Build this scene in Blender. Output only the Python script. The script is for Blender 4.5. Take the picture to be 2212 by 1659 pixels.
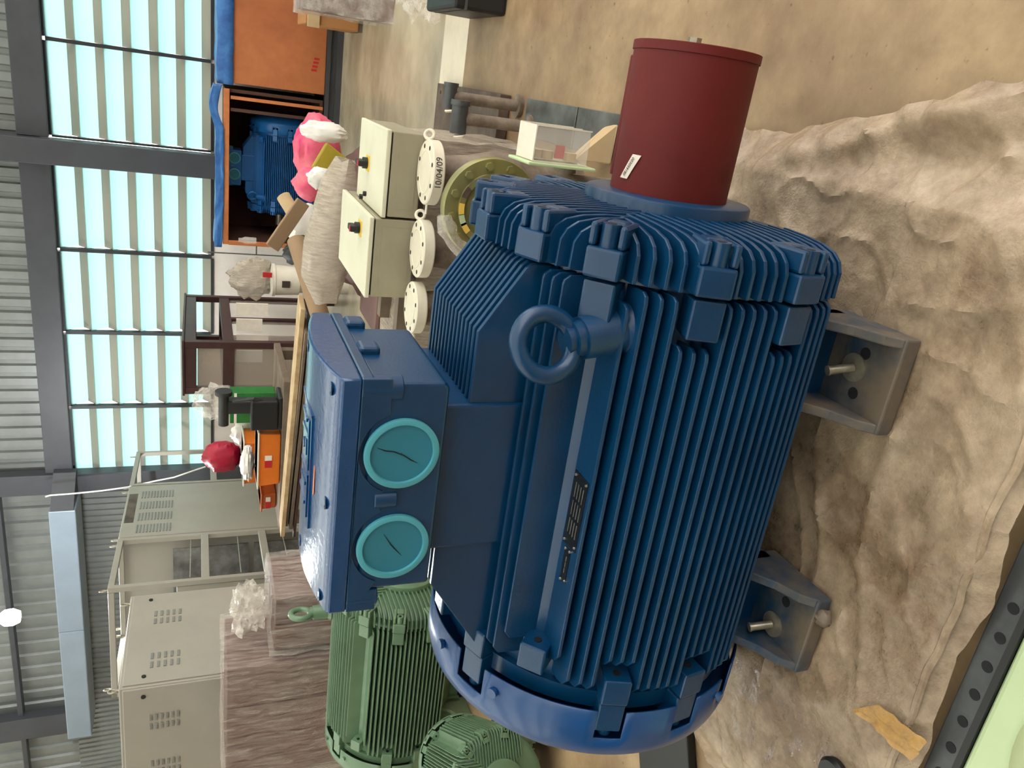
import bpy, bmesh, math, random
from mathutils import Vector, Matrix
random.seed(7)
PI = math.pi
scene = bpy.context.scene
for o in list(bpy.data.objects): bpy.data.objects.remove(o)
COL = scene.collection

# ------------------------------------------------------------------ camera
# The photograph is a portrait frame lying on its side: the world's "up" points to the left of the picture.
FPX, PITCH, ROLL, YAW = 1664.0, 0.3853, -0.006, 0.393
CAM = Vector((0.600, -1.345, 1.318))
_R = Vector((math.cos(YAW), math.sin(YAW), 0)); _Fh = Vector((-math.sin(YAW), math.cos(YAW), 0))
_F = _Fh * math.cos(PITCH) - Vector((0, 0, 1)) * math.sin(PITCH); _U = _R.cross(_F)
R2 = _R * math.cos(ROLL) + _U * math.sin(ROLL); U2 = _U * math.cos(ROLL) - _R * math.sin(ROLL)
cd = bpy.data.cameras.new('camera'); cam = bpy.data.objects.new('camera', cd); COL.objects.link(cam)
cd.sensor_fit = 'HORIZONTAL'; cd.sensor_width = 36.0; cd.lens = 36.0 * FPX / 2212.0
cd.clip_start = 0.02; cd.clip_end = 200
m = Matrix.Identity(4)
for i, v in enumerate((-U2, R2, -_F)):
    for k in range(3): m[k][i] = v[k]
for k in range(3): m[k][3] = CAM[k]
cam.matrix_world = m
scene.camera = cam

def at(px, py, x=None, y=None, z=None, d=None):
    """world point seen at a photo pixel on a given plane (used to read off where things stand)"""
    D = _F * FPX + R2 * (1659 - py - 829.5) - U2 * (px - 1106)
    if x is not None: t = (x - CAM.x) / D.x
    elif y is not None: t = (y - CAM.y) / D.y
    elif z is not None: t = (z - CAM.z) / D.z
    else: t = d / FPX
    return CAM + D * t

# ------------------------------------------------------------------ world, light, exposure
w = bpy.data.worlds.new('sky'); scene.world = w; w.use_nodes = True
bg = w.node_tree.nodes['Background']; bg.inputs[0].default_value = (1.0, 0.97, 0.93, 1); bg.inputs[1].default_value = 3.0
vs = scene.view_settings
vs.view_transform = 'Standard'; vs.look = 'None'; vs.gamma = 1.0; vs.use_curve_mapping = False; vs.exposure = 0.42

def area_light(name, loc, target, size, sizey, power, col):
    l = bpy.data.lights.new(name, 'AREA'); l.shape = 'RECTANGLE'; l.size = size; l.size_y = sizey; l.energy = power; l.color = col
    o = bpy.data.objects.new(name, l); COL.objects.link(o); o.location = loc
    o.rotation_euler = (Vector(target) - Vector(loc)).to_track_quat('-Z', 'Y').to_euler()
    return o
# ------------------------------------------------------------------ materials
def hexlin(r, g, b):
    f = lambda c: ((c / 255 + 0.055) / 1.055) ** 2.4 if c > 10 else c / 255 / 12.92
    return (f(r), f(g), f(b), 1)
def mat(name, col, rough=0.5, metal=0.0, var=0.0, scale=8.0, bump=0.0, bscale=60.0, col2=None, coat=0.0, spec=0.5, detail=4.0, lo=0.35, hi=0.65, alpha=1.0, trans=0.0):
    m = bpy.data.materials.new(name); m.use_nodes = True
    nt = m.node_tree; b = nt.nodes['Principled BSDF']
    c = hexlin(*col)
    b.inputs['Base Color'].default_value = c
    b.inputs['Roughness'].default_value = rough; b.inputs['Metallic'].default_value = metal
    b.inputs['Coat Weight'].default_value = coat; b.inputs['Coat Roughness'].default_value = 0.12
    b.inputs['Specular IOR Level'].default_value = spec
    b.inputs['Alpha'].default_value = alpha; b.inputs['Transmission Weight'].default_value = trans
    tc = nt.nodes.new('ShaderNodeTexCoord')
    if col2 is not None or var:
        c2 = hexlin(*col2) if col2 is not None else tuple(x * (1 - var) for x in c[:3]) + (1,)
        n = nt.nodes.new('ShaderNodeTexNoise'); n.inputs['Scale'].default_value = scale; n.inputs['Detail'].default_value = detail; n.inputs['Roughness'].default_value = 0.62
        r = nt.nodes.new('ShaderNodeValToRGB'); r.color_ramp.elements[0].position = lo; r.color_ramp.elements[1].position = hi
        r.color_ramp.elements[0].color = c; r.color_ramp.elements[1].color = c2
        nt.links.new(tc.outputs['Object'], n.inputs['Vector']); nt.links.new(n.outputs['Fac'], r.inputs['Fac']); nt.links.new(r.outputs['Color'], b.inputs['Base Color'])
    if bump:
        n2 = nt.nodes.new('ShaderNodeTexNoise'); n2.inputs['Scale'].default_value = bscale; n2.inputs['Detail'].default_value = 5
        bp = nt.nodes.new('ShaderNodeBump'); bp.inputs['Strength'].default_value = bump; bp.inputs['Distance'].default_value = 0.01
        nt.links.new(tc.outputs['Object'], n2.inputs['Vector']); nt.links.new(n2.outputs['Fac'], bp.inputs['Height']); nt.links.new(bp.outputs['Normal'], b.inputs['Normal'])
    return m
def clear_plastic(name, col=(235, 228, 215), opacity=0.35, rough=0.18, bump=0.5, bscale=25.0, stretch=None, col2=None):
    """thin film: mostly see-through, with a dusty glossy share that comes in streaks"""
    m = bpy.data.materials.new(name); m.use_nodes = True; nt = m.node_tree
    b = nt.nodes['Principled BSDF']; out = nt.nodes['Material Output']
    b.inputs['Base Color'].default_value = hexlin(*col); b.inputs['Roughness'].default_value = rough
    t = nt.nodes.new('ShaderNodeBsdfTransparent'); mx = nt.nodes.new('ShaderNodeMixShader')
    tc = nt.nodes.new('ShaderNodeTexCoord'); mp = nt.nodes.new('ShaderNodeMapping')
    if stretch: mp.inputs['Scale'].default_value = stretch
    n = nt.nodes.new('ShaderNodeTexNoise'); n.inputs['Scale'].default_value = bscale; n.inputs['Detail'].default_value = 6; n.inputs['Roughness'].default_value = 0.7
    r = nt.nodes.new('ShaderNodeMapRange'); r.inputs[1].default_value = 0.35; r.inputs[2].default_value = 0.75
    r.inputs[3].default_value = max(0, opacity - 0.22); r.inputs[4].default_value = min(1, opacity + 0.3)
    bp = nt.nodes.new('ShaderNodeBump'); bp.inputs['Strength'].default_value = bump; bp.inputs['Distance'].default_value = 0.02
    L = nt.links.new
    if col2:
        n3 = nt.nodes.new('ShaderNodeTexNoise'); n3.inputs['Scale'].default_value = 4.5; n3.inputs['Detail'].default_value = 9; n3.inputs['Roughness'].default_value = 0.68
        rp_ = nt.nodes.new('ShaderNodeValToRGB'); rp_.color_ramp.elements[0].position = 0.36; rp_.color_ramp.elements[1].position = 0.62
        rp_.color_ramp.elements[0].color = hexlin(*col2); rp_.color_ramp.elements[1].color = hexlin(*col)
        L(tc.outputs['Object'], n3.inputs['Vector']); L(n3.outputs['Fac'], rp_.inputs['Fac']); L(rp_.outputs['Color'], b.inputs['Base Color'])
    L(tc.outputs['Object'], mp.inputs['Vector']); L(mp.outputs['Vector'], n.inputs['Vector']); L(n.outputs['Fac'], r.inputs['Value'])
    L(n.outputs['Fac'], bp.inputs['Height']); L(bp.outputs['Normal'], b.inputs['Normal'])
    L(r.outputs['Result'], mx.inputs['Fac']); L(t.outputs[0], mx.inputs[1]); L(b.outputs[0], mx.inputs[2]); L(mx.outputs[0], out.inputs['Surface'])
    return m
def translucent(name, col, share=0.8, rough=0.4):
    m = bpy.data.materials.new(name); m.use_nodes = True; nt = m.node_tree
    b = nt.nodes['Principled BSDF']; out = nt.nodes['Material Output']
    b.inputs['Base Color'].default_value = hexlin(*col); b.inputs['Roughness'].default_value = rough
    t = nt.nodes.new('ShaderNodeBsdfTranslucent'); t.inputs[0].default_value = hexlin(*col)
    mx = nt.nodes.new('ShaderNodeMixShader'); mx.inputs[0].default_value = share
    nt.links.new(b.outputs[0], mx.inputs[1]); nt.links.new(t.outputs[0], mx.inputs[2]); nt.links.new(mx.outputs[0], out.inputs['Surface'])
    return m
def emit(name, col, s):
    m = bpy.data.materials.new(name); m.use_nodes = True; b = m.node_tree.nodes['Principled BSDF']
    b.inputs['Base Color'].default_value = hexlin(*col); b.inputs['Emission Color'].default_value = hexlin(*col); b.inputs['Emission Strength'].default_value = s
    return m

M = {}
M['blue'] = mat('blue_paint', (3, 58, 98), 0.33, var=0.25, scale=5, bump=0.05, bscale=140, coat=0.12, spec=0.5)
M['blue_lid'] = mat('blue_lid_paint', (8, 66, 118), 0.2, var=0.15, scale=6, bump=0.12, bscale=70, coat=0.5)
M['blue_dust'] = mat('dusty_blue_paint', (14, 52, 78), 0.55, col2=(104, 92, 78), scale=7, lo=0.36, hi=0.62, bump=0.1)
M['blue_cover'] = mat('blue_cowl_paint', (14, 70, 128), 0.32, var=0.2, scale=4, bump=0.08, bscale=30, coat=0.3)
M['red'] = mat('red_primer', (92, 22, 22), 0.62, col2=(106, 30, 25), spec=0.3, scale=3, bump=0.06, bscale=90)
M['teal'] = mat('teal_plastic', (78, 160, 178), 0.45)
M['teal_shaded'] = mat('teal_membrane_shaded', (40, 118, 142), 0.5)  # darker than the ring: shading of the dish put into the colour
M['black'] = mat('black', (22, 22, 24), 0.5)
M['dark'] = mat('dark_gap', (10, 12, 16), 0.7)
M['plate'] = mat('nameplate_black', (18, 20, 24), 0.3, col2=(70, 74, 78), scale=220, lo=0.58, hi=0.7)
M['steel'] = mat('zinc_steel', (176, 168, 150), 0.38, 0.7, var=0.3, scale=30)
M['rivet'] = mat('rivet_steel', (220, 215, 205), 0.25, 0.9)
M['orange_st'] = mat('orange_sticker', (238, 128, 70), 0.5)
M['paper'] = mat('white_paper', (235, 225, 212), 0.6, var=0.1, scale=20)
M['ink'] = mat('ink', (60, 50, 45), 0.6)

# ------------------------------------------------------------------ mesh helpers
class MB:
    def __init__(s): s.v = []; s.f = []; s.T = None
    def _a(s, vs, fs):
        o = len(s.v)
        for p in vs:
            p = Vector(p); s.v.append(s.T @ p if s.T else p)
        s.f += [[i + o for i in f] for f in fs]; return s
    def box(s, x0, x1, y0, y1, z0, z1):
        return s._a([(x0, y0, z0), (x1, y0, z0), (x1, y1, z0), (x0, y1, z0), (x0, y0, z1), (x1, y0, z1), (x1, y1, z1), (x0, y1, z1)],
                    [(3, 2, 1, 0), (4, 5, 6, 7), (0, 1, 5, 4), (1, 2, 6, 5), (2, 3, 7, 6), (3, 0, 4, 7)])
    def hexa(s, b, t):
        return s._a(list(b) + list(t), [(3, 2, 1, 0), (4, 5, 6, 7), (0, 1, 5, 4), (1, 2, 6, 5), (2, 3, 7, 6), (3, 0, 4, 7)])
    def prism(s, pts, a, b, ax='y'):
        """polygon pts in the plane across ax, drawn out from a to b"""
        n = len(pts)
        def P(p, t): return {'y': (p[0], t, p[1]), 'x': (t, p[0], p[1]), 'z': (p[0], p[1], t)}[ax]
        return s._a([P(p, a) for p in pts] + [P(p, b) for p in pts],
                    [list(range(n))[::-1], list(range(n, 2 * n))] + [(i, (i + 1) % n, n + (i + 1) % n, n + i) for i in range(n)])
    def ring_pts(s, c, d, r, n, ph=0):
        d = Vector(d).normalized(); u = d.orthogonal().normalized(); w_ = d.cross(u)
        return [Vector(c) + (u * math.cos(ph + 2 * PI * k / n) + w_ * math.sin(ph + 2 * PI * k / n)) * r for k in range(n)]
    def cyl(s, p0, p1, r0, r1=None, n=16, caps=True, ph=0):
        r1 = r0 if r1 is None else r1; d = Vector(p1) - Vector(p0)
        vs = s.ring_pts(p0, d, r0, n, ph) + s.ring_pts(p1, d, r1, n, ph)
        fs = [(i, (i + 1) % n, n + (i + 1) % n, n + i) for i in range(n)]
        if caps: fs += [list(range(n))[::-1], list(range(n, 2 * n))]
        return s._a(vs, fs)
    def tube(s, path, r, n=8, closed=False, rs=None):
        path = [Vector(p) for p in path]; N = len(path); vs = []
        prev = None
        for i, p in enumerate(path):
            a = path[(i - 1) % N] if (closed or i) else p; b = path[(i + 1) % N] if (closed or i < N - 1) else p
            d = (b - a).normalized()
            u = prev - d * prev.dot(d) if prev is not None else d.orthogonal()
            if u.length < 1e-6: u = d.orthogonal()
            u.normalize(); prev = u; w_ = d.cross(u); rr = rs[i] if rs else r
            vs += [p + (u * math.cos(2 * PI * k / n) + w_ * math.sin(2 * PI * k / n)) * rr for k in range(n)]
        fs = []
        for i in range(N if closed else N - 1):
            j = (i + 1) % N
            fs += [(i * n + k, i * n + (k + 1) % n, j * n + (k + 1) % n, j * n + k) for k in range(n)]
        if not closed: fs += [list(range(n))[::-1], list(range((N - 1) * n, N * n))]
        return s._a(vs, fs)
    def torus(s, c, nrm, R, r, n=28, m=10):
        nrm = Vector(nrm).normalized(); u = nrm.orthogonal().normalized(); w_ = nrm.cross(u)
        return s.tube([Vector(c) + (u * math.cos(2 * PI * k / n) + w_ * math.sin(2 * PI * k / n)) * R for k in range(n)], r, m, True)
    def lathe(s, prof, c=(0, 0, 0), ax='z', n=32, close=True):
        """prof [(t along axis, radius)] turned about the axis through c"""
        c = Vector(c); vs = []; N = len(prof)
        for t, r in prof:
            for k in range(n):
                a = 2 * PI * k / n; p, q = r * math.cos(a), r * math.sin(a)
                vs.append(c + Vector({'z': (p, q, t), 'x': (t, p, q), 'y': (q, t, p)}[ax]))
        fs = [(i * n + k, i * n + (k + 1) % n, (i + 1) * n + (k + 1) % n, (i + 1) * n + k) for i in range(N - 1) for k in range(n)]
        if close: fs += [list(range(n))[::-1], list(range((N - 1) * n, N * n))]
        return s._a(vs, fs)
    def grid(s, fn, nu, nv):
        vs = [fn(i / nu, j / nv) for j in range(nv + 1) for i in range(nu + 1)]
        return s._a(vs, [(j * (nu + 1) + i, j * (nu + 1) + i + 1, (j + 1) * (nu + 1) + i + 1, (j + 1) * (nu + 1) + i) for j in range(nv) for i in range(nu)])
    def quad(s, a, b, c, d): return s._a([a, b, c, d], [(0, 1, 2, 3)])
    def mesh(s, name):
        me = bpy.data.meshes.new(name); me.from_pydata([tuple(v) for v in s.v], [], s.f)
        bm = bmesh.new(); bm.from_mesh(me); bmesh.ops.recalc_face_normals(bm, faces=bm.faces); bm.to_mesh(me); bm.free()
        return me
    def build(s, name, material, parent=None, smooth=False, bevel=0.0, solid=0.0, segs=2, sub=0):
        me = s.mesh(name); o = bpy.data.objects.new(name, me); COL.objects.link(o)
        me.materials.append(M[material] if isinstance(material, str) else material)
        if smooth:
            for p in me.polygons: p.use_smooth = True
            try: me.set_sharp_from_angle(angle=math.radians(35))
            except Exception: pass
        if parent: o.parent = parent
        if solid:
            md = o.modifiers.new('solid', 'SOLIDIFY'); md.thickness = solid; md.offset = 0
        if sub:
            md = o.modifiers.new('sub', 'SUBSURF'); md.levels = sub; md.render_levels = sub
        if bevel:
            md = o.modifiers.new('bevel', 'BEVEL'); md.width = bevel; md.segments = segs; md.limit_method = 'ANGLE'; md.angle_limit = math.radians(40)
        return o
def tag(o, label, cat, group=None, kind=None):
    if label: o['label'] = label
    if cat: o['category'] = cat
    if group: o['group'] = group
    if kind: o['kind'] = kind
    return o
def empty(name, loc, label, cat, rz=0.0, group=None, rot=None):
    o = bpy.data.objects.new(name, None); COL.objects.link(o); o.location = loc
    o.rotation_euler = rot if rot else (0, 0, rz); o.empty_display_size = 0.1
    return tag(o, label, cat, group)
def struct(o): o['kind'] = 'structure'; return o
def copy_part(src, parent, T=None):
    c = src.copy(); COL.objects.link(c); c.parent = parent
    return c
def text_mesh(name, body, size, material, parent, M4, extrude=0.0008, align='CENTER'):
    cu = bpy.data.curves.new(name, 'FONT'); cu.body = body; cu.size = size; cu.extrude = extrude; cu.align_x = align; cu.align_y = 'CENTER'; cu.resolution_u = 3
    t = bpy.data.objects.new(name + '_tmp', cu); COL.objects.link(t)
    dg = bpy.context.evaluated_depsgraph_get(); me = bpy.data.meshes.new_from_object(t.evaluated_get(dg))
    bpy.data.objects.remove(t); bpy.data.curves.remove(cu)
    me.transform(M4); o = bpy.data.objects.new(name, me); COL.objects.link(o); me.materials.clear(); me.materials.append(M[material])
    if parent: o.parent = parent
    return o
def frame_m(o, x, y, z=None):
    """4x4 with columns x, y, x×y at origin o"""
    x = Vector(x).normalized(); y = Vector(y); y = (y - x * y.dot(x)).normalized(); z = x.cross(y); o = Vector(o)
    return Matrix(((x.x, y.x, z.x, o.x), (x.y, y.y, z.y, o.y), (x.z, y.z, z.z, o.z), (0, 0, 0, 1)))
# ------------------------------------------------------------------ the setting
YW = 8.0                                                   # back wall plane
def mk_floor():
    m = bpy.data.materials.new('worn_concrete'); m.use_nodes = True; nt = m.node_tree; b = nt.nodes['Principled BSDF']; L = nt.links.new
    tc = nt.nodes.new('ShaderNodeTexCoord')
    def noise(s, d=5, r=0.6, sc=None):
        n = nt.nodes.new('ShaderNodeTexNoise'); n.inputs['Scale'].default_value = s; n.inputs['Detail'].default_value = d; n.inputs['Roughness'].default_value = r
        L(tc.outputs['Object'], n.inputs['Vector']); return n
    n1, n2, n3 = noise(0.9, 6, 0.65), noise(6, 6, 0.7), noise(28, 3, 0.6)
    r1 = nt.nodes.new('ShaderNodeValToRGB'); e = r1.color_ramp.elements
    e[0].position = 0.34; e[0].color = hexlin(132, 104, 78); e[1].position = 0.66; e[1].color = hexlin(184, 158, 122)
    r2 = nt.nodes.new('ShaderNodeValToRGB'); e = r2.color_ramp.elements
    e[0].position = 0.3; e[0].color = (0.66, 0.62, 0.58, 1); e[1].position = 0.62; e[1].color = (1, 1, 1, 1)
    r3 = nt.nodes.new('ShaderNodeValToRGB'); e = r3.color_ramp.elements
    e[0].position = 0.27; e[0].color = (0.35, 0.3, 0.26, 1); e[1].position = 0.34; e[1].color = (1, 1, 1, 1)
    mx = nt.nodes.new('ShaderNodeMix'); mx.data_type = 'RGBA'; mx.blend_type = 'MULTIPLY'; mx.inputs[0].default_value = 1
    mx2 = nt.nodes.new('ShaderNodeMix'); mx2.data_type = 'RGBA'; mx2.blend_type = 'MULTIPLY'; mx2.inputs[0].default_value = 0.7
    L(n1.outputs[0], r1.inputs[0]); L(n2.outputs[0], r2.inputs[0]); L(n3.outputs[0], r3.inputs[0])
    L(r1.outputs[0], mx.inputs[6]); L(r2.outputs[0], mx.inputs[7]); L(mx.outputs[2], mx2.inputs[6]); L(r3.outputs[0], mx2.inputs[7]); L(mx2.outputs[2], b.inputs['Base Color'])
    rr = nt.nodes.new('ShaderNodeMapRange'); rr.inputs[3].default_value = 0.32; rr.inputs[4].default_value = 0.6; L(n2.outputs[0], rr.inputs[0]); L(rr.outputs[0], b.inputs['Roughness'])
    bp = nt.nodes.new('ShaderNodeBump'); bp.inputs['Strength'].default_value = 0.12; bp.inputs['Distance'].default_value = 0.01; L(n2.outputs[0], bp.inputs['Height']); L(bp.outputs[0], b.inputs['Normal'])
    return m
M['floor'] = mk_floor()
M['slab'] = mat('smooth_grey_slab', (190, 178, 152), 0.25, col2=(152, 140, 118), scale=1.6, bump=0.03)
M['lit_strip'] = mat('painted_light_strip', (226, 214, 192), 0.4, var=0.15, scale=5)
M['steel_dark'] = mat('dark_grey_steel', (66, 68, 74), 0.45, var=0.2, scale=3)
M['steel_frame'] = mat('window_frame_black', (34, 36, 40), 0.5)
M['sheet'] = mat('galvanised_sheet', (136, 140, 138), 0.4, 0.4, var=0.2, scale=2)
M['duct'] = mat('pale_blue_grey_duct', (140, 154, 168), 0.4, 0.2, var=0.1, scale=3)
M['wallwhite'] = mat('white_wall_paint', (222, 214, 208), 0.8, var=0.12, scale=3)
M['louvre_b'] = translucent('frosted_louvre_blade', (196, 226, 224), 0.8)
M['louvre_g'] = translucent('beige_louvre_riser', (158, 146, 132), 0.22)
M['roof'] = mat('roof_sheet', (150, 152, 150), 0.5, 0.2)
M['wall_dim'] = mat('dim_added_wall', (84, 84, 84), 0.8)
M['added_sky_panel'] = translucent('added_roof_light_sheet', (238, 240, 235), 0.9)

floor = struct(MB().box(-25, 25, -14, 2.9, -0.2, 0).build('floor', 'floor'))
# far part of the floor: a smoother slab a finger higher, with a bright band of light painted in as a paler strip
struct(MB().box(-25, 25, 3.35, YW + 2, -0.2, 0.004).build('floor_slab', 'slab'))
struct(MB().hexa([(-25, 2.9, -0.2), (25, 2.9, -0.2), (25, 3.35, -0.2), (-25, 3.35, -0.2)], [(-25, 2.9, 0.001), (25, 2.9, 0.001), (25, 3.35, 0.004), (-25, 3.35, 0.004)]).build('trim_1', 'lit_strip'))

SILL, HEAD = 1.19, 2.70
xcol = (at(230, 317, y=YW - .1).x + at(230, 357, y=YW - .1).x) / 2
xL = at(165, 1025, y=YW).x
wall = empty('wall_back', (0, YW, 0), None, None); struct(wall)
MB().box(-14, 14, 0.0, 0.15, 0, SILL).build('lower_wall', 'wallwhite', wall)
def ribbed(x0, x1, z0, z1, pitch, depth, name, m_, y=0.0):
    mb = MB(); n = int((x1 - x0) / pitch); pts = []
    for k in range(n + 1):
        b = x0 + k * pitch
        pts += [(b, 0), (b + pitch * .52, 0), (b + pitch * .62, depth), (b + pitch * .9, depth)]
    vs = [(x, y + d, z0) for x, d in pts] + [(x, y + d, z1) for x, d in pts]; N = len(pts)
    mb._a(vs, [(i, i + 1, N + i + 1, N + i) for i in range(N - 1)])
    return mb.build(name, m_, wall)
ribbed(xL - .1, 14, HEAD + .12, 6.0, 0.155, 0.035, 'corrugated_sheet', 'sheet', 0.06)
ribbed(-14, xL - .1, 2.55, 6.0, 0.2, 0.03, 'corrugated_sheet', 'sheet', 0.08)
ribbed(-14, xL - .1, SILL, 2.9, 0.085, 0.02, 'fine_corrugated_sheet', 'sheet', 0.02)
# windows: panes of tilted frosted blades between thin mullions
edges = [3.6, 2.6, 1.55, at(110, 84, y=YW).x, xcol + .13, xcol - .13, at(300, 547, y=YW).x, at(300, 720, y=YW).x, at(300, 877, y=YW).x, xL]
wn = 0
for a, b in zip(edges[:-1], edges[1:]):
    if abs(a - b) < .3: continue
    wn += 1
    win = empty('window_%d' % wn, ((a + b) / 2, YW, SILL), None, None); struct(win)
    hw = abs(a - b) / 2; H_ = HEAD - SILL; N = 6; p = H_ / N
    fr = MB()
    fr.box(-hw, -hw + .018, -.02, .05, 0, H_).box(hw - .018, hw, -.02, .05, 0, H_).box(-hw + .018, hw - .018, -.02, .05, -.03, .0).box(-hw + .018, hw - .018, -.03, .05, H_, H_ + .06)
    fr.build('window_frame', 'steel_frame', win)
    for k in range(N):
        z0 = k * p
        MB().hexa([(-hw + .018, .13, z0 + .085), (hw - .018, .13, z0 + .085), (hw - .018, .135, z0 + .085), (-hw + .018, .135, z0 + .085)],
                  [(-hw + .018, .02, z0 + p + .004), (hw - .018, .02, z0 + p + .004), (hw - .018, .025, z0 + p + .004), (-hw + .018, .025, z0 + p + .004)]).build('louvre_blade', 'louvre_b', win)
        MB().hexa([(-hw + .018, .022, z0), (hw - .018, .022, z0), (hw - .018, .027, z0), (-hw + .018, .027, z0)],
                  [(-hw + .018, .128, z0 + .088), (hw - .018, .128, z0 + .088), (hw - .018, .133, z0 + .088), (-hw + .018, .133, z0 + .088)]).build('louvre_riser', 'louvre_g', win)
# steelwork
def steel(name, *a, m_='steel_dark'): return struct(MB().box(*a).build(name, m_, bevel=.006))
steel('trim_2', xcol - .125, xcol + .125, YW - .22, YW - .02, 0, 6)
steel('trim_3', xcol + .13, 14, YW - .10, YW - .02, HEAD + .02, HEAD + .30)
steel('trim_4', xL - .05, xcol - .13, YW - .10, YW - .02, HEAD + .02, HEAD + .30)
xk = at(60, 1045, y=YW - .1).x
steel('trim_5', xk - .13, xk + .13, YW - .16, YW - .005, 0, 6)
xk2 = at(60, 1568, y=YW - .1).x
steel('trim_6', xk2 - .17, xk2 + .17, YW - .16, YW - .005, 2.8, 6)
pb = at(20, 1250, y=YW - .05).z
steel('trim_7', -14, xk - .14, YW - .10, YW + .02, pb, pb + .06)
# the pale duct on the wall left of the corner column
dz0, dz1 = at(170, 1110, y=YW - .35).z, at(112, 1110, y=YW - .35).z
dl, dr = at(185, 1585, y=YW - .5).x, at(135, 1098, y=YW - .5).x
duct = empty('wall_duct', ((dl + dr) / 2, YW - .3, dz0), 'pale blue-grey sheet metal duct high on the corrugated back wall', 'duct')
hw = (dr - dl) / 2
for k in range(2):
    MB().box(-hw + k * hw + .002, k * hw - .002, -.26, .2, 0, dz1 - dz0).build('duct_section', 'duct', duct, bevel=.012)
MB().hexa([(hw, -.26, .02), (hw + .3, .1, .02), (hw + .3, .2, .02), (hw, .2, .02)], [(hw, -.26, dz1 - dz0 - .02), (hw + .3, .1, dz1 - dz0 - .02), (hw + .3, .2, dz1 - dz0 - .02), (hw, .2, dz1 - dz0 - .02)]).build('duct_end', 'steel_dark', duct)
# left wall, roof with unseen strips added for top light; the hall is open to the yard on the right
struct(MB().box(-14.2, -14, -14, YW + .2, 0, 6.2).build('wall_left', 'wallwhite'))
roof = empty('ceiling', (0, 0, 6.2), None, None); struct(roof)
for k in range(10):
    y0 = -13 + k * 2.2
    MB().box(-14, 9, y0, y0 + .8, 0, .04).build('roof_sheet', 'roof', roof)
    MB().box(-14, 9, y0 + .8, y0 + 2.2, 0, .01).build('added_roof_light', 'added_sky_panel', roof)
struct(MB().box(-14, 9, -9.2, -9.0, 0, 6.2).build('added_front_wall', 'wall_dim'))  # unseen wall added behind the camera to cut frontal light
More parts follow.
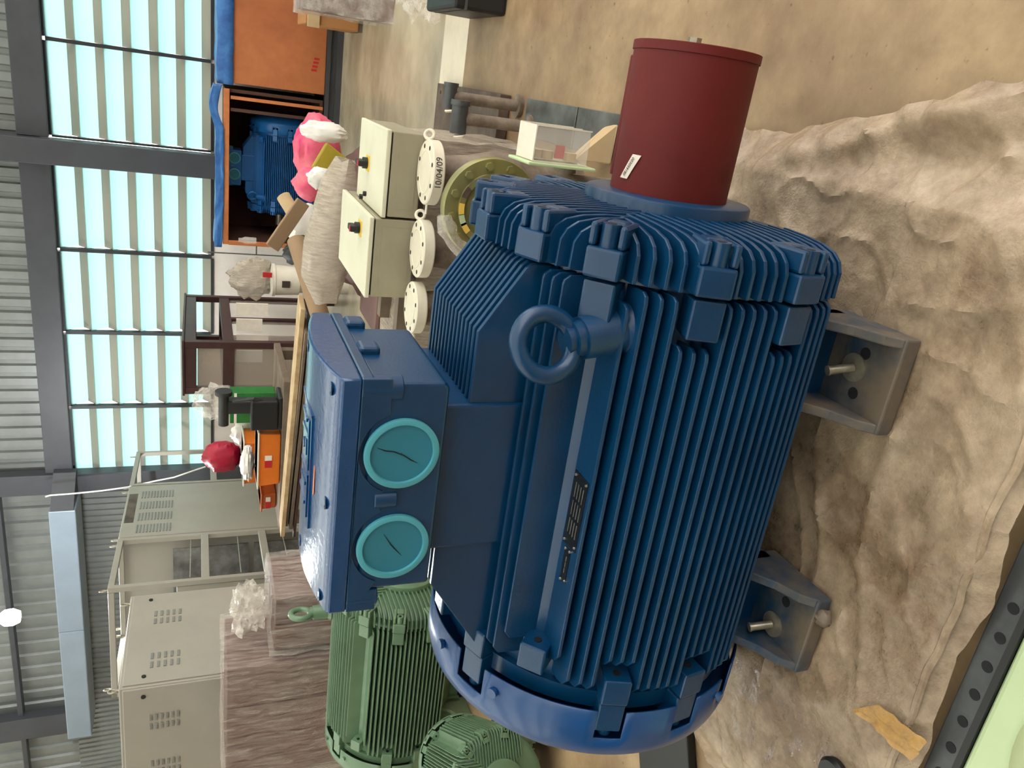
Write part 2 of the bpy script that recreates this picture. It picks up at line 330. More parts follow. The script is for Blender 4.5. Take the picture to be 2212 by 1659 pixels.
# ------------------------------------------------------------------ electric motors
HAX, RF, RC = 0.355, 0.368, 0.318
FINZ = [0.5725 - 0.0216 * i for i in range(19)]
LUGA = [90, 66, 44.6, 17, -10]
SHP = [(.336, .368), (.382, .367), (.4, .359), (.413, .343), (.421, .316), (.425, .28), (.427, .24), (.428, .165)]
def polar(x, r, a): a = math.radians(a); return Vector((x, -r * math.cos(a), HAX + r * math.sin(a)))
def lug_frame(a):
    """x along the shaft, y tangential, z radial"""
    a = math.radians(a); rad = Vector((0, -math.cos(a), math.sin(a))); tan = rad.cross(Vector((1, 0, 0)))
    return Matrix(((1, 0, 0, 0), (0, tan.y, rad.y, 0), (0, tan.z, rad.z, HAX), (0, 0, 0, 1)))
def make_motor(root, blue='blue', dust='blue_dust', cowl='blue_cover', lid=None, cover=True, chimney=True, eye=1, box=True, far=True, feet=True, plates=True):
    fin_t = .0036
    P = lambda mb, name, m_=blue, par=root, **k: mb.build(name, m_, par, **k)
    # frame barrel
    P(MB().lathe([(-.50, RC), (.332, RC)], (0, 0, HAX), 'x', 64), 'frame_barrel', smooth=True)
    for sgn in ((1, -1) if far else (1,)):
        for i, z in enumerate(FINZ):
            dz = z - HAX; yt = math.sqrt(RF * RF - dz * dz); yi = math.sqrt(max(RC * RC - dz * dz, 0.01)) - .02
            xl, xr = -.49, .326
            if i == 0: xl, xr = -.44, .30; yi = .19
            if .433 < z < .497 or .262 < z < .322: xl, xr = -.425, .245
            pts = [(xr, -yi), (xr, -yt + .014), (xr - .006, -yt + .003), (xr - .018, -yt), (xl + .03, -yt), (xl + .008, -yt + .016), (xl, -yt + .04 if yt - .04 > yi else -yi), (xl, -yi)]
            pts = [(x, y * sgn) for x, y in pts]
            P(MB().prism(pts, z - fin_t, z + fin_t, 'z'), 'cooling_fin', bevel=.0018)
        for y in (.176, .193, .211):
            zt = HAX + math.sqrt(RF * RF - y * y); zi = HAX + math.sqrt(RC * RC - y * y) - .03
            if y == .211: zi = .562
            xl = {.176: -.465, .193: -.475, .211: -.425}[y]
            pts = [(.326, zi), (.326, zt - .012), (.318, zt - .002), (.31, zt), (xl + .02, zt), (xl + .004, zt - .012), (xl, zi)]
            P(MB().prism(pts, -sgn * y - fin_t, -sgn * y + fin_t, 'y'), 'cooling_fin', bevel=.0018)
        # notch wall between the upright and the level fins
        P(MB().box(-.45, .31, -.212 if sgn > 0 else .205, -.205 if sgn > 0 else .212, .55, .60), 'corner_fillet', bevel=.003)
    # lower fins under the barrel
    for y in (-.16, -.08, 0, .08, .16):
        P(MB().box(-.47, .32, y - fin_t, y + fin_t, HAX - math.sqrt(RF * RF - y * y) + .01, HAX - math.sqrt(RC * RC - y * y) + .02), 'cooling_fin')
    # chimney under the terminal box
    if chimney:
        prof = [(-.485, .685), (-.345, .782), (-.315, .803), (-.225, .803), (-.225, .75), (.066, .75), (.066, .773), (.204, .773), (.32, .7), (.328, .69), (.328, .64), (-.485, .62)]
        inn = [(-.47, .675), (-.34, .768), (-.31, .79), (-.225, .79), (-.225, .74), (.066, .74), (.066, .762), (.2, .762), (.31, .69), (.32, .64), (-.47, .62)]
        P(MB().prism(inn, -.148, .128, 'y'), 'chimney')
        for k in range(14):
            y = -.15 + .0215 * k
            P(MB().prism(prof, y - .005, y + .005, 'y'), 'chimney_fin', bevel=.002)
        P(MB().box(-.228, .07, -.163, .14, .64, .822), 'chimney_block', bevel=.006)
    else:
        for k in range(15):
            y = -.151 + .0216 * k; zt = HAX + math.sqrt(RF * RF - y * y)
            P(MB().prism([(-.485, .60), (-.485, zt - .03), (-.46, zt), (.31, zt), (.326, zt - .014), (.326, .6)], y - fin_t, y + fin_t, 'y'), 'cooling_fin', bevel=.0015)
    # drive end shield
    sh = P(MB().lathe([(.331, .342), (.337, .342), (.375, .334), (.395, .312), (.405, .28), (.41, .23), (.411, .15)], (0, 0, HAX), 'x', 64), 'end_shield', smooth=True)
    for sgn in ((1, -1) if far else (1,)):
        for z in FINZ[:]:
            dz = z - HAX; pr = [(x, -sgn * math.sqrt(r * r - dz * dz)) for x, r in SHP if r > abs(dz) + .003]
            y0 = -sgn * max(math.sqrt(max(.15 ** 2 - dz * dz, 0)), abs(dz) * .92)
            pr = [p for p in pr if abs(p[1]) > abs(y0) + .004]
            if len(pr) < 3: continue
            P(MB().prism([(.336, y0)] + pr + [(pr[-1][0], y0)], z - fin_t, z + fin_t, 'z'), 'end_shield_fin', par=sh, bevel=.0015)
    for k in range(21):
        y = -.216 + .0216 * k
        pr = [(x, HAX + math.sqrt(r * r - y * y)) for x, r in SHP if r > abs(y) + .003]
        z0 = HAX + max(math.sqrt(max(.15 ** 2 - y * y, .0004)), abs(y) * .98)
        pr = [p for p in pr if p[1] > z0 + .004]
        if len(pr) < 3: continue
        P(MB().prism([(.336, z0)] + pr + [(pr[-1][0], z0)], y - fin_t, y + fin_t, 'y'), 'end_shield_fin', par=sh, bevel=.0015)
    angs = LUGA + ([180 - a for a in LUGA[1:]] if far else [])
    for a in angs:
        T = lug_frame(a)
        mb = MB(); mb.T = T; mb.box(.262, .3305, -.028, .028, .29, .375)
        if not (46 < a < 134): P(mb, 'bolt_lug', bevel=.004)
        mb = MB(); mb.T = T; mb.box(.336, .386, -.031, .031, .29, .383)
        mb.box(.386, .424, -.031, -.018, .30, .378).box(.386, .424, .018, .031, .30, .378).box(.386, .424, -.018, .018, .30, .338)
        l2 = P(mb, 'shield_lug', bevel=.005)
        mb = MB(); mb.T = T; mb.cyl((.38, 0, .362), (.424, 0, .362), .0155, n=20); b = P(mb, 'lug_bolt', par=l2, smooth=True)
        mb = MB(); mb.T = T; mb.cyl((.4235, 0, .362), (.4245, 0, .362), .008, n=6); P(mb, 'hex_socket', 'dark', b)
        o_ = .035 if abs(a - 44.6) < 1 else 0; mb = MB(); mb.T = T; mb.box(-.50 + o_, -.442 + o_, -.028, .028, .29, .372)
        P(mb, 'bolt_lug', bevel=.004)
        mb = MB(); mb.T = T; mb.cyl((-.4415 + o_, 0, .345), (-.4405 + o_, 0, .345), .008, n=12); P(mb, 'bolt_hole', 'dark')
        if o_ or a == 90: continue
        mb = MB(); mb.T = T; mb.box(-.572, -.503, -.027, .027, .30, .366); P(mb, 'rear_shield_lug', bevel=.004)
        mb = MB(); mb.T = T; mb.cyl((-.59, 0, .345), (-.572, 0, .345), .014, n=14); P(mb, 'lug_bolt', smooth=True)
    # non drive end shield and fan cowl with cut-outs at the lugs
    P(MB().lathe([(-.54, .30), (-.54, .335), (-.50, .335), (-.50, .30)], (0, 0, HAX), 'x', 48), 'rear_shield', smooth=True)
    prof = [(-.522, .366), (-.59, .366), (-.615, .366), (-.635, .361), (-.645, .352), (-.66, .33), (-.682, .29), (-.695, .24), (-.70, .17), (-.70, .02)]
    n = 120; mb = MB(); vs = []; fs = []
    for x, r in prof:
        for k in range(n):
            t = 2 * PI * k / n; vs.append((x, -r * math.cos(t), HAX + r * math.sin(t)))
    skip = set()
    for a in [q for q in angs if q not in (90, 44.6)] + [-35, -60]:
        c = (a % 360) / 360 * n
        for k in range(n):
            if min(abs(k + .5 - c), n - abs(k + .5 - c)) < 1.6: skip.add(k)
    for i in range(len(prof) - 1):
        for k in range(n):
            if i == 0 and k in skip: continue
            fs.append((i * n + k, i * n + (k + 1) % n, (i + 1) * n + (k + 1) % n, (i + 1) * n + k))
    mb._a(vs, fs); fc = P(mb, 'fan_cowl', cowl, smooth=True, solid=.004)
    P(MB().cyl((-.71, 0, HAX), (-.69, 0, HAX), .16, n=32), 'cowl_grille', 'dark', fc)
    for a in (55, 82, 20 + 8, -28, 125):
        if a == 28: continue
        MB().cyl(polar(-.556, .362, a), polar(-.556, .372, a), .007, n=8).cyl(polar(-.556, .372, a), polar(-.556, .380, a), .011, n=12).build('cowl_screw', cowl, fc, smooth=True)
    # shaft flange and cover
    P(MB().lathe([(.405, .163), (.443, .163), (.447, .1615), (.449, .158), (.449, .05)], (0, 0, HAX), 'x', 56), 'shaft_flange', smooth=True, bevel=0)
    if cover:
        c = P(MB().lathe([(.449, .115), (.70, .1165), (.701, .119), (.716, .119), (.717, .117), (.717, .02)], (0, 0, HAX), 'x', 64), 'shaft_cover', 'red', smooth=True)
        c['label'] = 'matt red primer shaft cover'
        MB().cyl((.717, .0, HAX + .01), (.733, .0, HAX + .01), .013, n=6).build('cover_bolt', 'steel', c)
        MB().box(.47, .69, .05, .06, HAX + .098, HAX + .1045).build('weld_seam', 'red', c, bevel=.002)
        T = frame_m(polar(.493, .1165, 80), (1, 0.0, 0.02), (-.55, 0, 0))
        def cs(u, v):                                     # a label bent round the drum
            a = 75 - (v - .5) * 10 - 12 * (u - .5); return polar(.472 + u * .046, .1172, a)
        st = MB().grid(cs, 6, 4).build('label_sticker', 'paper', c, solid=.0004)
        p0 = cs(.5, .36); ax_ = (cs(0.02, .36) - cs(.98, .36)).normalized(); nr = Vector((0, p0.y, p0.z - HAX)).normalized()
        text_mesh('sticker_text', '003059180', .0088, 'ink', st, frame_m(p0 + nr * .0012, ax_, nr.cross(ax_)), .0001)
    else:
        P(MB().cyl((.44, 0, HAX), (.6, 0, HAX), .045, n=24), 'shaft', 'steel', smooth=True)
    # lifting eye in the corner notch
    if eye:
        s = 1; ux = Vector((-.16, -.1, .98)).normalized(); c = Vector((.223, -.27, .696)); rn = Vector((.377, -1.075, .522)); rn = rn - ux * rn.dot(ux)
        if eye == 2: ux = Vector((0, 0, 1)); c = Vector((.2, .06, .88)); rn = Vector((1, .15, 0))
        bs = P(MB().cyl(c - ux * .15, c - ux * .135, .05, .04, n=28).cyl(c - ux * .136, c - ux * .062, .04, .036, n=28), 'eyebolt_boss', smooth=True, bevel=0)
        if eye == 1: P(MB().box(.26, .32, -.26, -.215, .56, .62), 'boss_rib', bevel=.01)
        e = P(MB().torus(c, rn, .0505, .0155, 32, 12), 'lifting_eye', smooth=True)
        MB().cyl(c - ux * .066, c - ux * .047, .031, n=20).cyl(c - ux * .05, c - ux * .034, .024, n=16).build('eye_collar', blue, e, smooth=True)
    if plates:
        for nm, pts in (('nameplate', [(-.032, -.232), (-.032, -.287), (-.178, -.287), (-.184, -.234)]), ('nameplate', [(-.187, -.247), (-.184, -.27), (-.255, -.272), (-.262, -.25)])):
            pl = P(MB().prism(pts, FINZ[0] + fin_t, FINZ[0] + fin_t + .0015, 'z'), nm, 'plate')
            cx = sum(p[0] for p in pts) / 4; cy = sum(p[1] for p in pts) / 4
            for x, y in pts:
                x, y = cx + (x - cx) * .9, cy + (y - cy) * .78
                MB().cyl((x, y, FINZ[0] + fin_t), (x, y, FINZ[0] + fin_t + .004), .0032, .002, n=8).build('rivet', 'rivet', pl)
            for r in range(4 if cx > -.2 else 1):
                xs = max(p[0] for p in pts) - .02; w_ = xs - min(p[0] for p in pts) - .02
                yy = cy + (r - 1.5) * .01 if cx > -.2 else cy
                for q in range(3):
                    MB().box(xs - w_ * (q + .8) / 3, xs - w_ * q / 3, yy - .0012, yy + .0012, FINZ[0] + fin_t + .0013, FINZ[0] + fin_t + .0018).build('plate_print', 'steel', pl)
    if feet:
        for sgn in ((1, -1) if far else (1,)):
            for x0, x1, bx in ((.088, .279, .19), (-.478, -.292, -.424)):
                def Y(a, b): return (-a, -b) if sgn > 0 else (b, a)
                ft = MB(); y0, y1 = Y(.378, .19); ft.box(x0, x1, y0, y1, 0, .036)
                ft = P(ft, 'foot', dust, bevel=.004)
                y0, y1 = Y(.215, .19); MB().box(x0, x1, y0, y1, .03, .17).build('foot_back', blue, ft)
                for xa in (x0, x1 - .02):
                    prof = [(.376, .03), (.35, .06), (.30, .085), (.26, .12), (.235, .18), (.17, .22), (.17, .03)]
                    MB().prism([(-sgn * y, z) for y, z in prof], xa, xa + .02, 'x').build('foot_rib', dust, ft, bevel=.003)
                for hx in (bx - .048, bx + .034) if bx > 0 else (bx + .072, ):
                    MB().cyl((hx, -sgn * .297, .0362), (hx, -sgn * .297, .0368), .012, n=18).build('bolt_hole', 'dark', ft)
                wsh = MB().cyl((bx, -sgn * .281, .036), (bx, -sgn * .281, .0395), .0285, n=28).build('washer', 'steel', ft, smooth=True)
                MB().cyl((bx, -sgn * .281, .039), (bx - .012, -sgn * .268, .083), .0088, n=14).cyl((bx - .012, -sgn * .268, .083), (bx - .0128, -sgn * .267, .087), .0102, n=14).build('anchor_stud', 'steel', wsh, smooth=True)
    if box:
        tb = P(MB().prism([(-.279, .824), (.118, .824), (.128, .834), (.128, .957), (-.279, .957)], -.197, .085, 'y'), 'terminal_box', bevel=.012, segs=3)
        # collar with scalloped lower edge round the entries
        sc = [(-.322, .975), (-.322, .922), (-.279, .922), (-.279, .935)]
        for cx in (-.188, -.002):
            for k in range(13):
                a = math.radians(160 - 140 * k / 12); x, z = cx + .077 * math.cos(a), .899 + .073 * math.sin(a)
                sc.append((x, z))
            if cx < -.1: sc += [(-.108, .928), (-.083, .928)]
        sc += [(.1, .925), (.135, .925), (.135, .975)]
        MB().prism(sc, -.2005, -.19, 'y').build('collar', blue, tb, bevel=.002)
        MB().box(-.322, .135, -.192, .157, .953, .975).build('collar', blue, tb, bevel=.004)
        lz = [(-.2005, .975), (-.2005, 1.004), (-.196, 1.0095)] + [(y, 1.0345 - .0245 * ((y + .02) / .178) ** 2) for y in [-.19 + .018 * k for k in range(20)]] + [(.157, 1.005), (.157, .975)]
        ld = MB().prism(lz, -.322, .135, 'x').build('box_lid', lid or blue, tb, smooth=True, bevel=.004)
        lidz = lambda y: 1.0345 - .0245 * ((y + .02) / .178) ** 2
        for x, y in ((.105, -.165), (-.108, -.168), (-.302, -.165), (.112, .02), (-.292, 0.0), (-.1, .12)):
            sw = MB().torus((x, y, lidz(y)), (0, .1, 1), .0105, .0018, 18, 6).build('lid_screw', blue, ld, smooth=True)
            MB().cyl((x, y, lidz(y) - .004), (x, y, lidz(y) + .0006), .0095, n=16).build('screw_pocket', 'dark', sw)
            MB().cyl((x, y, lidz(y)), (x, y, lidz(y) + .0012), .005, n=6).build('screw_head', 'rivet', sw)
        # raised maker's lettering inside its frame
        S = [[(.012, -.078), (-.0485, -.081), (-.209, -.086)], [(.0133, .06), (.015, -.0475), (.012, -.0774)], [(-.003, -.057), (-.0347, -.058), (-.0994, -.0634)],
             [(-.177, .037), (-.18, -.042)], [(-.1437, .0187), (-.139, -.043)], [(-.1115, .018), (-.1143, -.0637)], [(-.117, -.063), (-.1976, -.0644)],
             [(-.0644, .003), (-.077, -.011)], [(-.044, .026), (-.036, -.051)], [(-.0497, -.036), (-.0792, -.041)], [(-.0142, .034), (-.014, -.0315)]]
        mb = MB()
        for st in S:
            for (xa, ya), (xb, yb) in zip(st[:-1], st[1:]):
                d = Vector((xb - xa, yb - ya, 0)).normalized(); nrm = Vector((-d.y, d.x, 0)) * .0035
                q = []
                for dz in (-.003, .003):
                    q.append([Vector((x, y, lidz(y) + dz)) + s2 * nrm for (x, y), s2 in (((xa, ya), 1), ((xb, yb), 1), ((xb, yb), -1), ((xa, ya), -1))])
                mb.hexa(q[0], q[1])
        mb.build('raised_lettering', lid or blue, ld)['label'] = 'raised three-letter maker mark on the lid'
        MB().prism([(-.073, -.09), (-.07, -.103), (-.078, -.109), (-.122, -.111), (-.13, -.104), (-.127, -.095)], 1.029, 1.0296, 'z').build('orange_sticker', 'orange_st', ld)
        # the two cable entries with their teal plugs
        for cx, crack in ((-.002, [(.012, .043), (.006, .028), (.004, .014), (-.004, -.004), (-.014, -.018), (-.020, -.030)]), (-.188, [(.026, .018), (.004, .004), (-.006, -.004), (-.022, -.018)])):
            e = MB().lathe([(-.197, .0655), (-.2035, .0655), (-.2045, .064), (-.2045, .0555), (-.197, .0535), (-.193, .0535)], (cx, 0, .899), 'y', 48, close=False).build('entry_plug', 'teal', tb, smooth=True)
            MB().lathe([(-.2, .055), (-.1992, .04), (-.1988, .02), (-.1988, .001)], (cx, 0, .899), 'y', 40, close=False).build('plug_membrane', 'teal_shaded', e, smooth=True)
            MB().tube([(cx + a, -.1995, .899 + b_) for a, b_ in crack], .0006, 5, rs=[.0003] + [.0011] * (len(crack) - 2) + [.0003]).build('membrane_crack', 'dark', e)
        def bossx(x, y, z0, z1, r): return MB().cyl((x, y, z0), (x, y, z1), r, n=18).build('screw_boss', blue, tb, smooth=True, bevel=.002)
        bossx(-.0925, -.19, .9, .94, .017)
        for y in (-.045, .1): MB().box(.115, .142, y - .022, y + .022, .918, .957).build('screw_boss', blue, tb, bevel=.008, segs=3)
        bossx(.112, -.18, .905, .975, .022)
        bossx(-.3, -.18, .918, .975, .021)
    return root
ZB = 0.10
blue = empty('electric_motor', (0, 0, ZB), 'large blue electric motor with cooling fins and red shaft cover', 'motor')
make_motor(blue, lid='blue_lid')
# ------------------------------------------------------------------ things around the motor
from mathutils import noise as NZ
def blob(c, size, seed=0, amp=.25, freq=2.5, n=26, m=16, flat=None, power=1.0):
    """crumpled bag-like closed surface"""
    mb = MB(); c = Vector(c); vs = []
    for j in range(m + 1):
        th = PI * j / m
        for i in range(n):
            ph = 2 * PI * i / n
            d = Vector((math.sin(th) * math.cos(ph), math.sin(th) * math.sin(ph), math.cos(th)))
            if power != 1.0: d = Vector([math.copysign(abs(q) ** power, q) for q in d])
            k = 1 + amp * NZ.turbulence(d * freq + Vector((seed * 3.1, seed, 0)), 4, True) - amp * .5
            p = Vector((d.x * size[0] * k, d.y * size[1] * k, d.z * size[2] * k))
            if flat is not None and p.z < flat: p.z = flat
            vs.append(c + p)
    fs = [(j * n + i, j * n + (i + 1) % n, (j + 1) * n + (i + 1) % n, (j + 1) * n + i) for j in range(m) for i in range(n)]
    return mb._a(vs, fs)
def film_box(x0, x1, y0, y1, z0, z1, seed=0, amp=.012, res=.06):
    """wrapped film round a box: five crumpled faces"""
    mb = MB()
    def w(p): 
        k = NZ.turbulence_vector(p * 6 + Vector((seed, 0, 0)), 3, True) if hasattr(NZ, 'turbulence_vector') else Vector((0, 0, 0))
        return p + (k - Vector((.35, .35, .35))) * amp
    def face(o, u, v):
        nu = max(2, int(u.length / res)); nv = max(2, int(v.length / res))
        mb.grid(lambda a, b: w(o + u * a + v * b), nu, nv)
    X, Y, Z = Vector((x1 - x0, 0, 0)), Vector((0, y1 - y0, 0)), Vector((0, 0, z1 - z0)); o = Vector((x0, y0, z0))
    face(o, X, Z); face(o + Y, X, Z); face(o, Y, Z); face(o + X, Y, Z); face(o + Z, X, Y)
    return mb
M['film'] = clear_plastic('stretch_film', (226, 214, 204), 0.26, 0.2, 0.25, 9, (5, 5, .45))
M['film_dense'] = clear_plastic('dusty_film', (206, 192, 174), 0.72, 0.22, 0.7, 12, (7, 1, 1))
M['film_clear'] = clear_plastic('clear_bag_film', (235, 228, 218), 0.34, 0.12, 0.5, 9)
M['tarp'] = clear_plastic('dusty_plastic_sheet', (192, 170, 144), 0.78, 0.2, 0.5, 11, None, (128, 104, 82))
M['pallet'] = mat('pallet_boards', (150, 128, 100), 0.75, col2=(112, 92, 72), scale=7, bump=.2)
M['galv'] = mat('galvanised_plate', (150, 150, 148), 0.35, 0.75, col2=(96, 94, 92), scale=5)
M['rust'] = mat('rusty_plate', (112, 96, 84), 0.6, 0.3, col2=(72, 58, 50), scale=6, bump=.1)
M['channel'] = mat('grey_channel_steel', (88, 90, 92), 0.42, 0.5, var=.3, scale=12)
M['palegreen'] = mat('pale_green_enamel', (186, 204, 160), 0.35, var=.06, scale=4)
M['olive'] = mat('pale_olive_enamel', (176, 186, 142), 0.4, var=.06, scale=4)
M['tape'] = clear_plastic('brown_packing_tape', (196, 150, 80), 0.75, 0.12, 0.4, 30)
M['green'] = mat('sage_green_paint', (104, 134, 104), 0.36, var=.2, scale=5, bump=.05, bscale=120, coat=.2)
M['green_d'] = mat('dusty_green_paint', (112, 128, 96), 0.5, var=.25, scale=6)
M['grey_cab'] = mat('grey_enclosure_paint', (162, 157, 146), 0.5, var=.08, scale=3)
M['grey_in'] = mat('grey_enclosure_inside', (128, 128, 124), 0.5, var=.1, scale=3)
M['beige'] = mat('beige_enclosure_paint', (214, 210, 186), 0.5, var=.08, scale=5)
M['beige_side'] = mat('beige_side_darker', (158, 150, 126), 0.55, var=.15, scale=6)  # box sides in a darker beige than the lid
M['brown_box'] = mat('brown_crate_board', (112, 82, 76), 0.65, var=.3, scale=4)
M['cream'] = mat('cream_flange_paint', (222, 214, 194), 0.45, var=.12, scale=8)
M['pumpgrey'] = mat('grey_brown_casting', (136, 122, 106), 0.6, col2=(92, 78, 66), scale=10, bump=.2)
M['yellowgreen'] = mat('chromated_flange', (136, 136, 96), 0.4, 0.45, col2=(150, 140, 84), scale=9)
M['yellow'] = mat('yellow_paper', (226, 186, 84), 0.6)
M['clear'] = mat('clear_acrylic', (240, 232, 224), 0.08, alpha=0.28)
M['red_p'] = mat('red_plastic', (186, 36, 40), 0.4)
M['kraft'] = mat('kraft_paper', (196, 168, 128), 0.75, var=.15, scale=6)

# pallet with the plastic sheet spread over it
pal = empty('pallet', (0, 0, 0), 'low wooden pallet under the plastic sheet and the blue motor', 'pallet')
for k in range(8):
    y0 = -.585 + k * .125
    MB().box(-.88, .50, y0, y0 + .11, .06, .084).build('plank', 'pallet', pal, bevel=.004)
for x in (-.8, -.15, .44): MB().box(x - .05, x + .05, -.58, .44, 0, .06).build('bearer', 'pallet', pal)
def tz(x, y):
    # sheet height: flat on the pallet, falling to the floor past its edges, with creases
    ex = max(-.9 - x, x - .505, 0); ey = max(-.60 - y, y - .42, 0); e = math.hypot(ex, ey)
    h = .088 * max(0, 1 - e / .16) ** 1.4 + .006
    p = Vector((x * 3.2, y * 3.2, .3))
    cr = abs(NZ.noise(p)) ; cr2 = abs(NZ.noise(p * 2.6 + Vector((4, 1, 0)))); cr3 = NZ.noise(p * 9)
    amp = .014 + .05 * min(1, e / .12)
    near = 1.0
    if -.52 < x < .32 and abs(y) < .40: amp *= .25
    r = (.35 - cr) * amp + (.3 - cr2) * amp * .5 + cr3 * amp * .08 + .010 * max(0, 1 - abs(NZ.noise(Vector((x * 2.3 + y, y * 4.1 - x, 7)))) * 5) ** 3 + .007 * max(0, 1 - abs(NZ.noise(Vector((x * 6 - y * 3, y * 5 + x * 2, 2)))) * 5) ** 3
    # the folded ridge in front of the shaft end
    r += .035 * math.exp(-((x - .56 + .24 * (y - .2)) / .05) ** 2) * (1 if -.45 < y < .2 else 0) * (.6 + NZ.noise(p * 4))
    return max(h + max(r, -.004 if e == 0 else -.02), .004 if e > 0 else .0865)
def sheet(u, v):
    y = -.642 + v * 1.102; xm = .585 + .24 * max(0, .25 - y) + .05 * NZ.noise(Vector((0, y * 5, 5))) + .02 * NZ.noise(Vector((0, y * 17, 1))); x = -1.02 + u * (1.02 + xm)
    if v == 0 or v == 1: y += .02 * NZ.noise(Vector((x * 6, 0, 0)))
    if u == 0: x += .10 * NZ.noise(Vector((0, y * 3, 2)))
    return (x, y, tz(x, y))
sh = MB().grid(sheet, 190, 120).build('plastic_sheet', 'tarp', None, smooth=True)
tag(sh, 'dusty clear plastic sheet spread over the pallet under the blue motor', 'plastic sheet')
# the thick gathered seam along the near edge of the sheet
def seam(u, v):
    x = -.62 + u * 1.2; a = 2 * PI * v
    return (x, -.612 + .008 * math.cos(a) + .01 * NZ.noise(Vector((x * 9, 1, 0))), .096 + .005 * math.sin(a) + .006 * NZ.noise(Vector((x * 20, 3, 0))))
MB().grid(seam, 90, 6).build('gathered_seam', 'tarp', sh, smooth=True)
tp = [at(*p, z=.112) for p in ((1842, 1532), (1898, 1522), (1992, 1606), (1958, 1650))]
MB().grid(lambda u, v: (tp[0] * (1 - u) + tp[3] * u) * (1 - v) + (tp[1] * (1 - u) + tp[2] * u) * v + Vector((0, 0, .010 * NZ.noise(Vector((u * 5, v * 4, 0))) - .012 * u)), 14, 7).build('packing_tape', 'tape', sh, smooth=True)
# lump of mortar on the left foot
tag(blob(at(1778, 1335, z=ZB + .02), (.022, .02, .016), 4, .5, 2, 12, 8, -.012).build('scrap_lump', 'pumpgrey', None, smooth=True), 'small grey lump of scrap beside the rear left foot of the blue motor', 'scrap')
# perforated channel and pale green panel at the near edge
ch = empty('perforated_channel', (-.3, -.659, 0), 'dark grey perforated steel channel lying along the near edge of the sheet', 'channel')
MB().box(-.9, 1.3, -.033, .018, .033, .045).box(-.9, 1.3, -.033, -.026, 0, .033).box(-.9, 1.3, .011, .018, 0, .033).build('channel_web', 'channel', ch, bevel=.003)
for k in range(18): MB().cyl((-.85 + k * .062, -.012, .0452), (-.85 + k * .062, -.012, .0458), .0105, n=14).build('slot_hole', 'dark', ch)
gp = empty('cabinet_panel', (-.1, -.984, 0), 'pale green enamelled cabinet lying next to the perforated channel', 'cabinet')
MB().box(-.9, .5, -.26, .262, .0, .09).build('body', 'palegreen', gp, bevel=.012, segs=3)
MB().box(-.92, .52, .262, .274, 0, .092).build('dark_edge', 'black', gp)
MB().lathe([(.088, .215), (.1, .212), (.108, .195), (.108, .01)], (-.15, -.01, 0), 'z', 48).build('round_cover', 'olive', gp, smooth=True)
rm = MB().box(-.2, .2, -.14, .14, 0, .03).build('rubber_mat', 'black', None, bevel=.006)
rm.location = at(1440, 1690, z=.02); rm.location.z = .001; rm.rotation_euler = (0, 0, .5)
tag(rm, 'black rubber mat on the floor behind the fan cowl of the blue motor', 'mat')
rb = MB().lathe([(0, .034), (.012, .036), (.02, .03), (.02, .012), (.012, .01)], n=28).build('rubber_ring', 'black', None, smooth=True)
rb.location = at(1805, 1672, z=.1); rb.location.z = .098
tag(rb, 'black rubber ring lying on the plastic sheet at the left edge', 'ring')
# steel plates on the floor to the right
pp = empty('galvanised_strip', (.475, 1.15, 0), 'galvanised steel strip lying on the floor between the blue motor and the pump', 'steel plate')
for k in range(3): MB().box(-.055, .095, -.78 + k * .52, -.27 + k * .52, .002, .012).build('plate_section', 'galv', pp, bevel=.002)
rp = empty('perforated_plate', (.39, 2.66, 0), 'rusty perforated steel plate on the floor beyond the pump', 'steel plate')
MB().box(-.2, .18, -.52, .54, .003, .055).build('plate_body', 'rust', rp, bevel=.004)
for k in range(9):
    for x in (-.16, .135): MB().cyl((x, -.46 + k * .115, .0552), (x, -.46 + k * .115, .056), .010, n=10).build('plate_hole', 'dark', rp)

# ------------------------------------------------------------------ green motors
g1 = empty('electric_motor', (-2.20, 1.86, .0), 'large sage green electric motor behind the fan end of the blue motor', 'motor', rz=.03)
g1.scale = (.965, .965, .965)
make_motor(g1, 'green', 'green_d', 'green', cover=False, chimney=False, eye=2, box=False, far=False, plates=False)
pg = at(1045, 1668, d=3.15)
g2 = empty('electric_motor', (pg.x, pg.y, max(.0, pg.z - .355 * .52)), 'smaller green motor showing its finned end, low in front of the large green motor', 'motor', rz=math.radians(-52))
g2.scale = (.52, .52, .52)
make_motor(g2, 'green', 'green_d', 'green', cover=False, chimney=False, eye=0, box=False, plates=False)
zb2 = g2.location.z
sk = empty('timber_skid', (pg.x, pg.y, 0), 'timber skid carrying the smaller green motor', 'skid', rz=math.radians(-52))
for y in (-.17, .17): MB().box(-.36, .26, y - .07, y + .07, 0, zb2 - .002).build('timber', 'brown_box', sk, bevel=.006)

# ------------------------------------------------------------------ grey switchgear cabinets
def cab_frame(root, wx, dy, h, t=.045, mid=()):
    for x in (0, -wx + t):
        for y in (0, dy - t): MB().box(x - t if x == 0 else x - t, x, y, y + t, .0, h).build('post', 'grey_cab', root, bevel=.004)
    for z in (.0, h - t):
        for y in (0, dy - t): MB().box(-wx, -t, y, y + t, z, z + t).build('rail', 'grey_cab', root, bevel=.004)
        for x in (-t, -wx): MB().box(x, x + t, t, dy - t, z, z + t).build('rail', 'grey_cab', root, bevel=.004)
    for z in mid: MB().box(-t, 0, t, dy - t, z, z + t * 1.4).build('cross_rail', 'grey_cab', root, bevel=.004)
def eyebolts(root, wx, dy, h):
    for x in (-.05, -wx + .05):
        for y in (.05, dy - .05): MB().torus((x, y, h + .035), (1, .3, 0), .026, .006, 18, 8).cyl((x, y, h), (x, y, h + .012), .012, n=10).build('lifting_eye', 'steel', root, smooth=True)
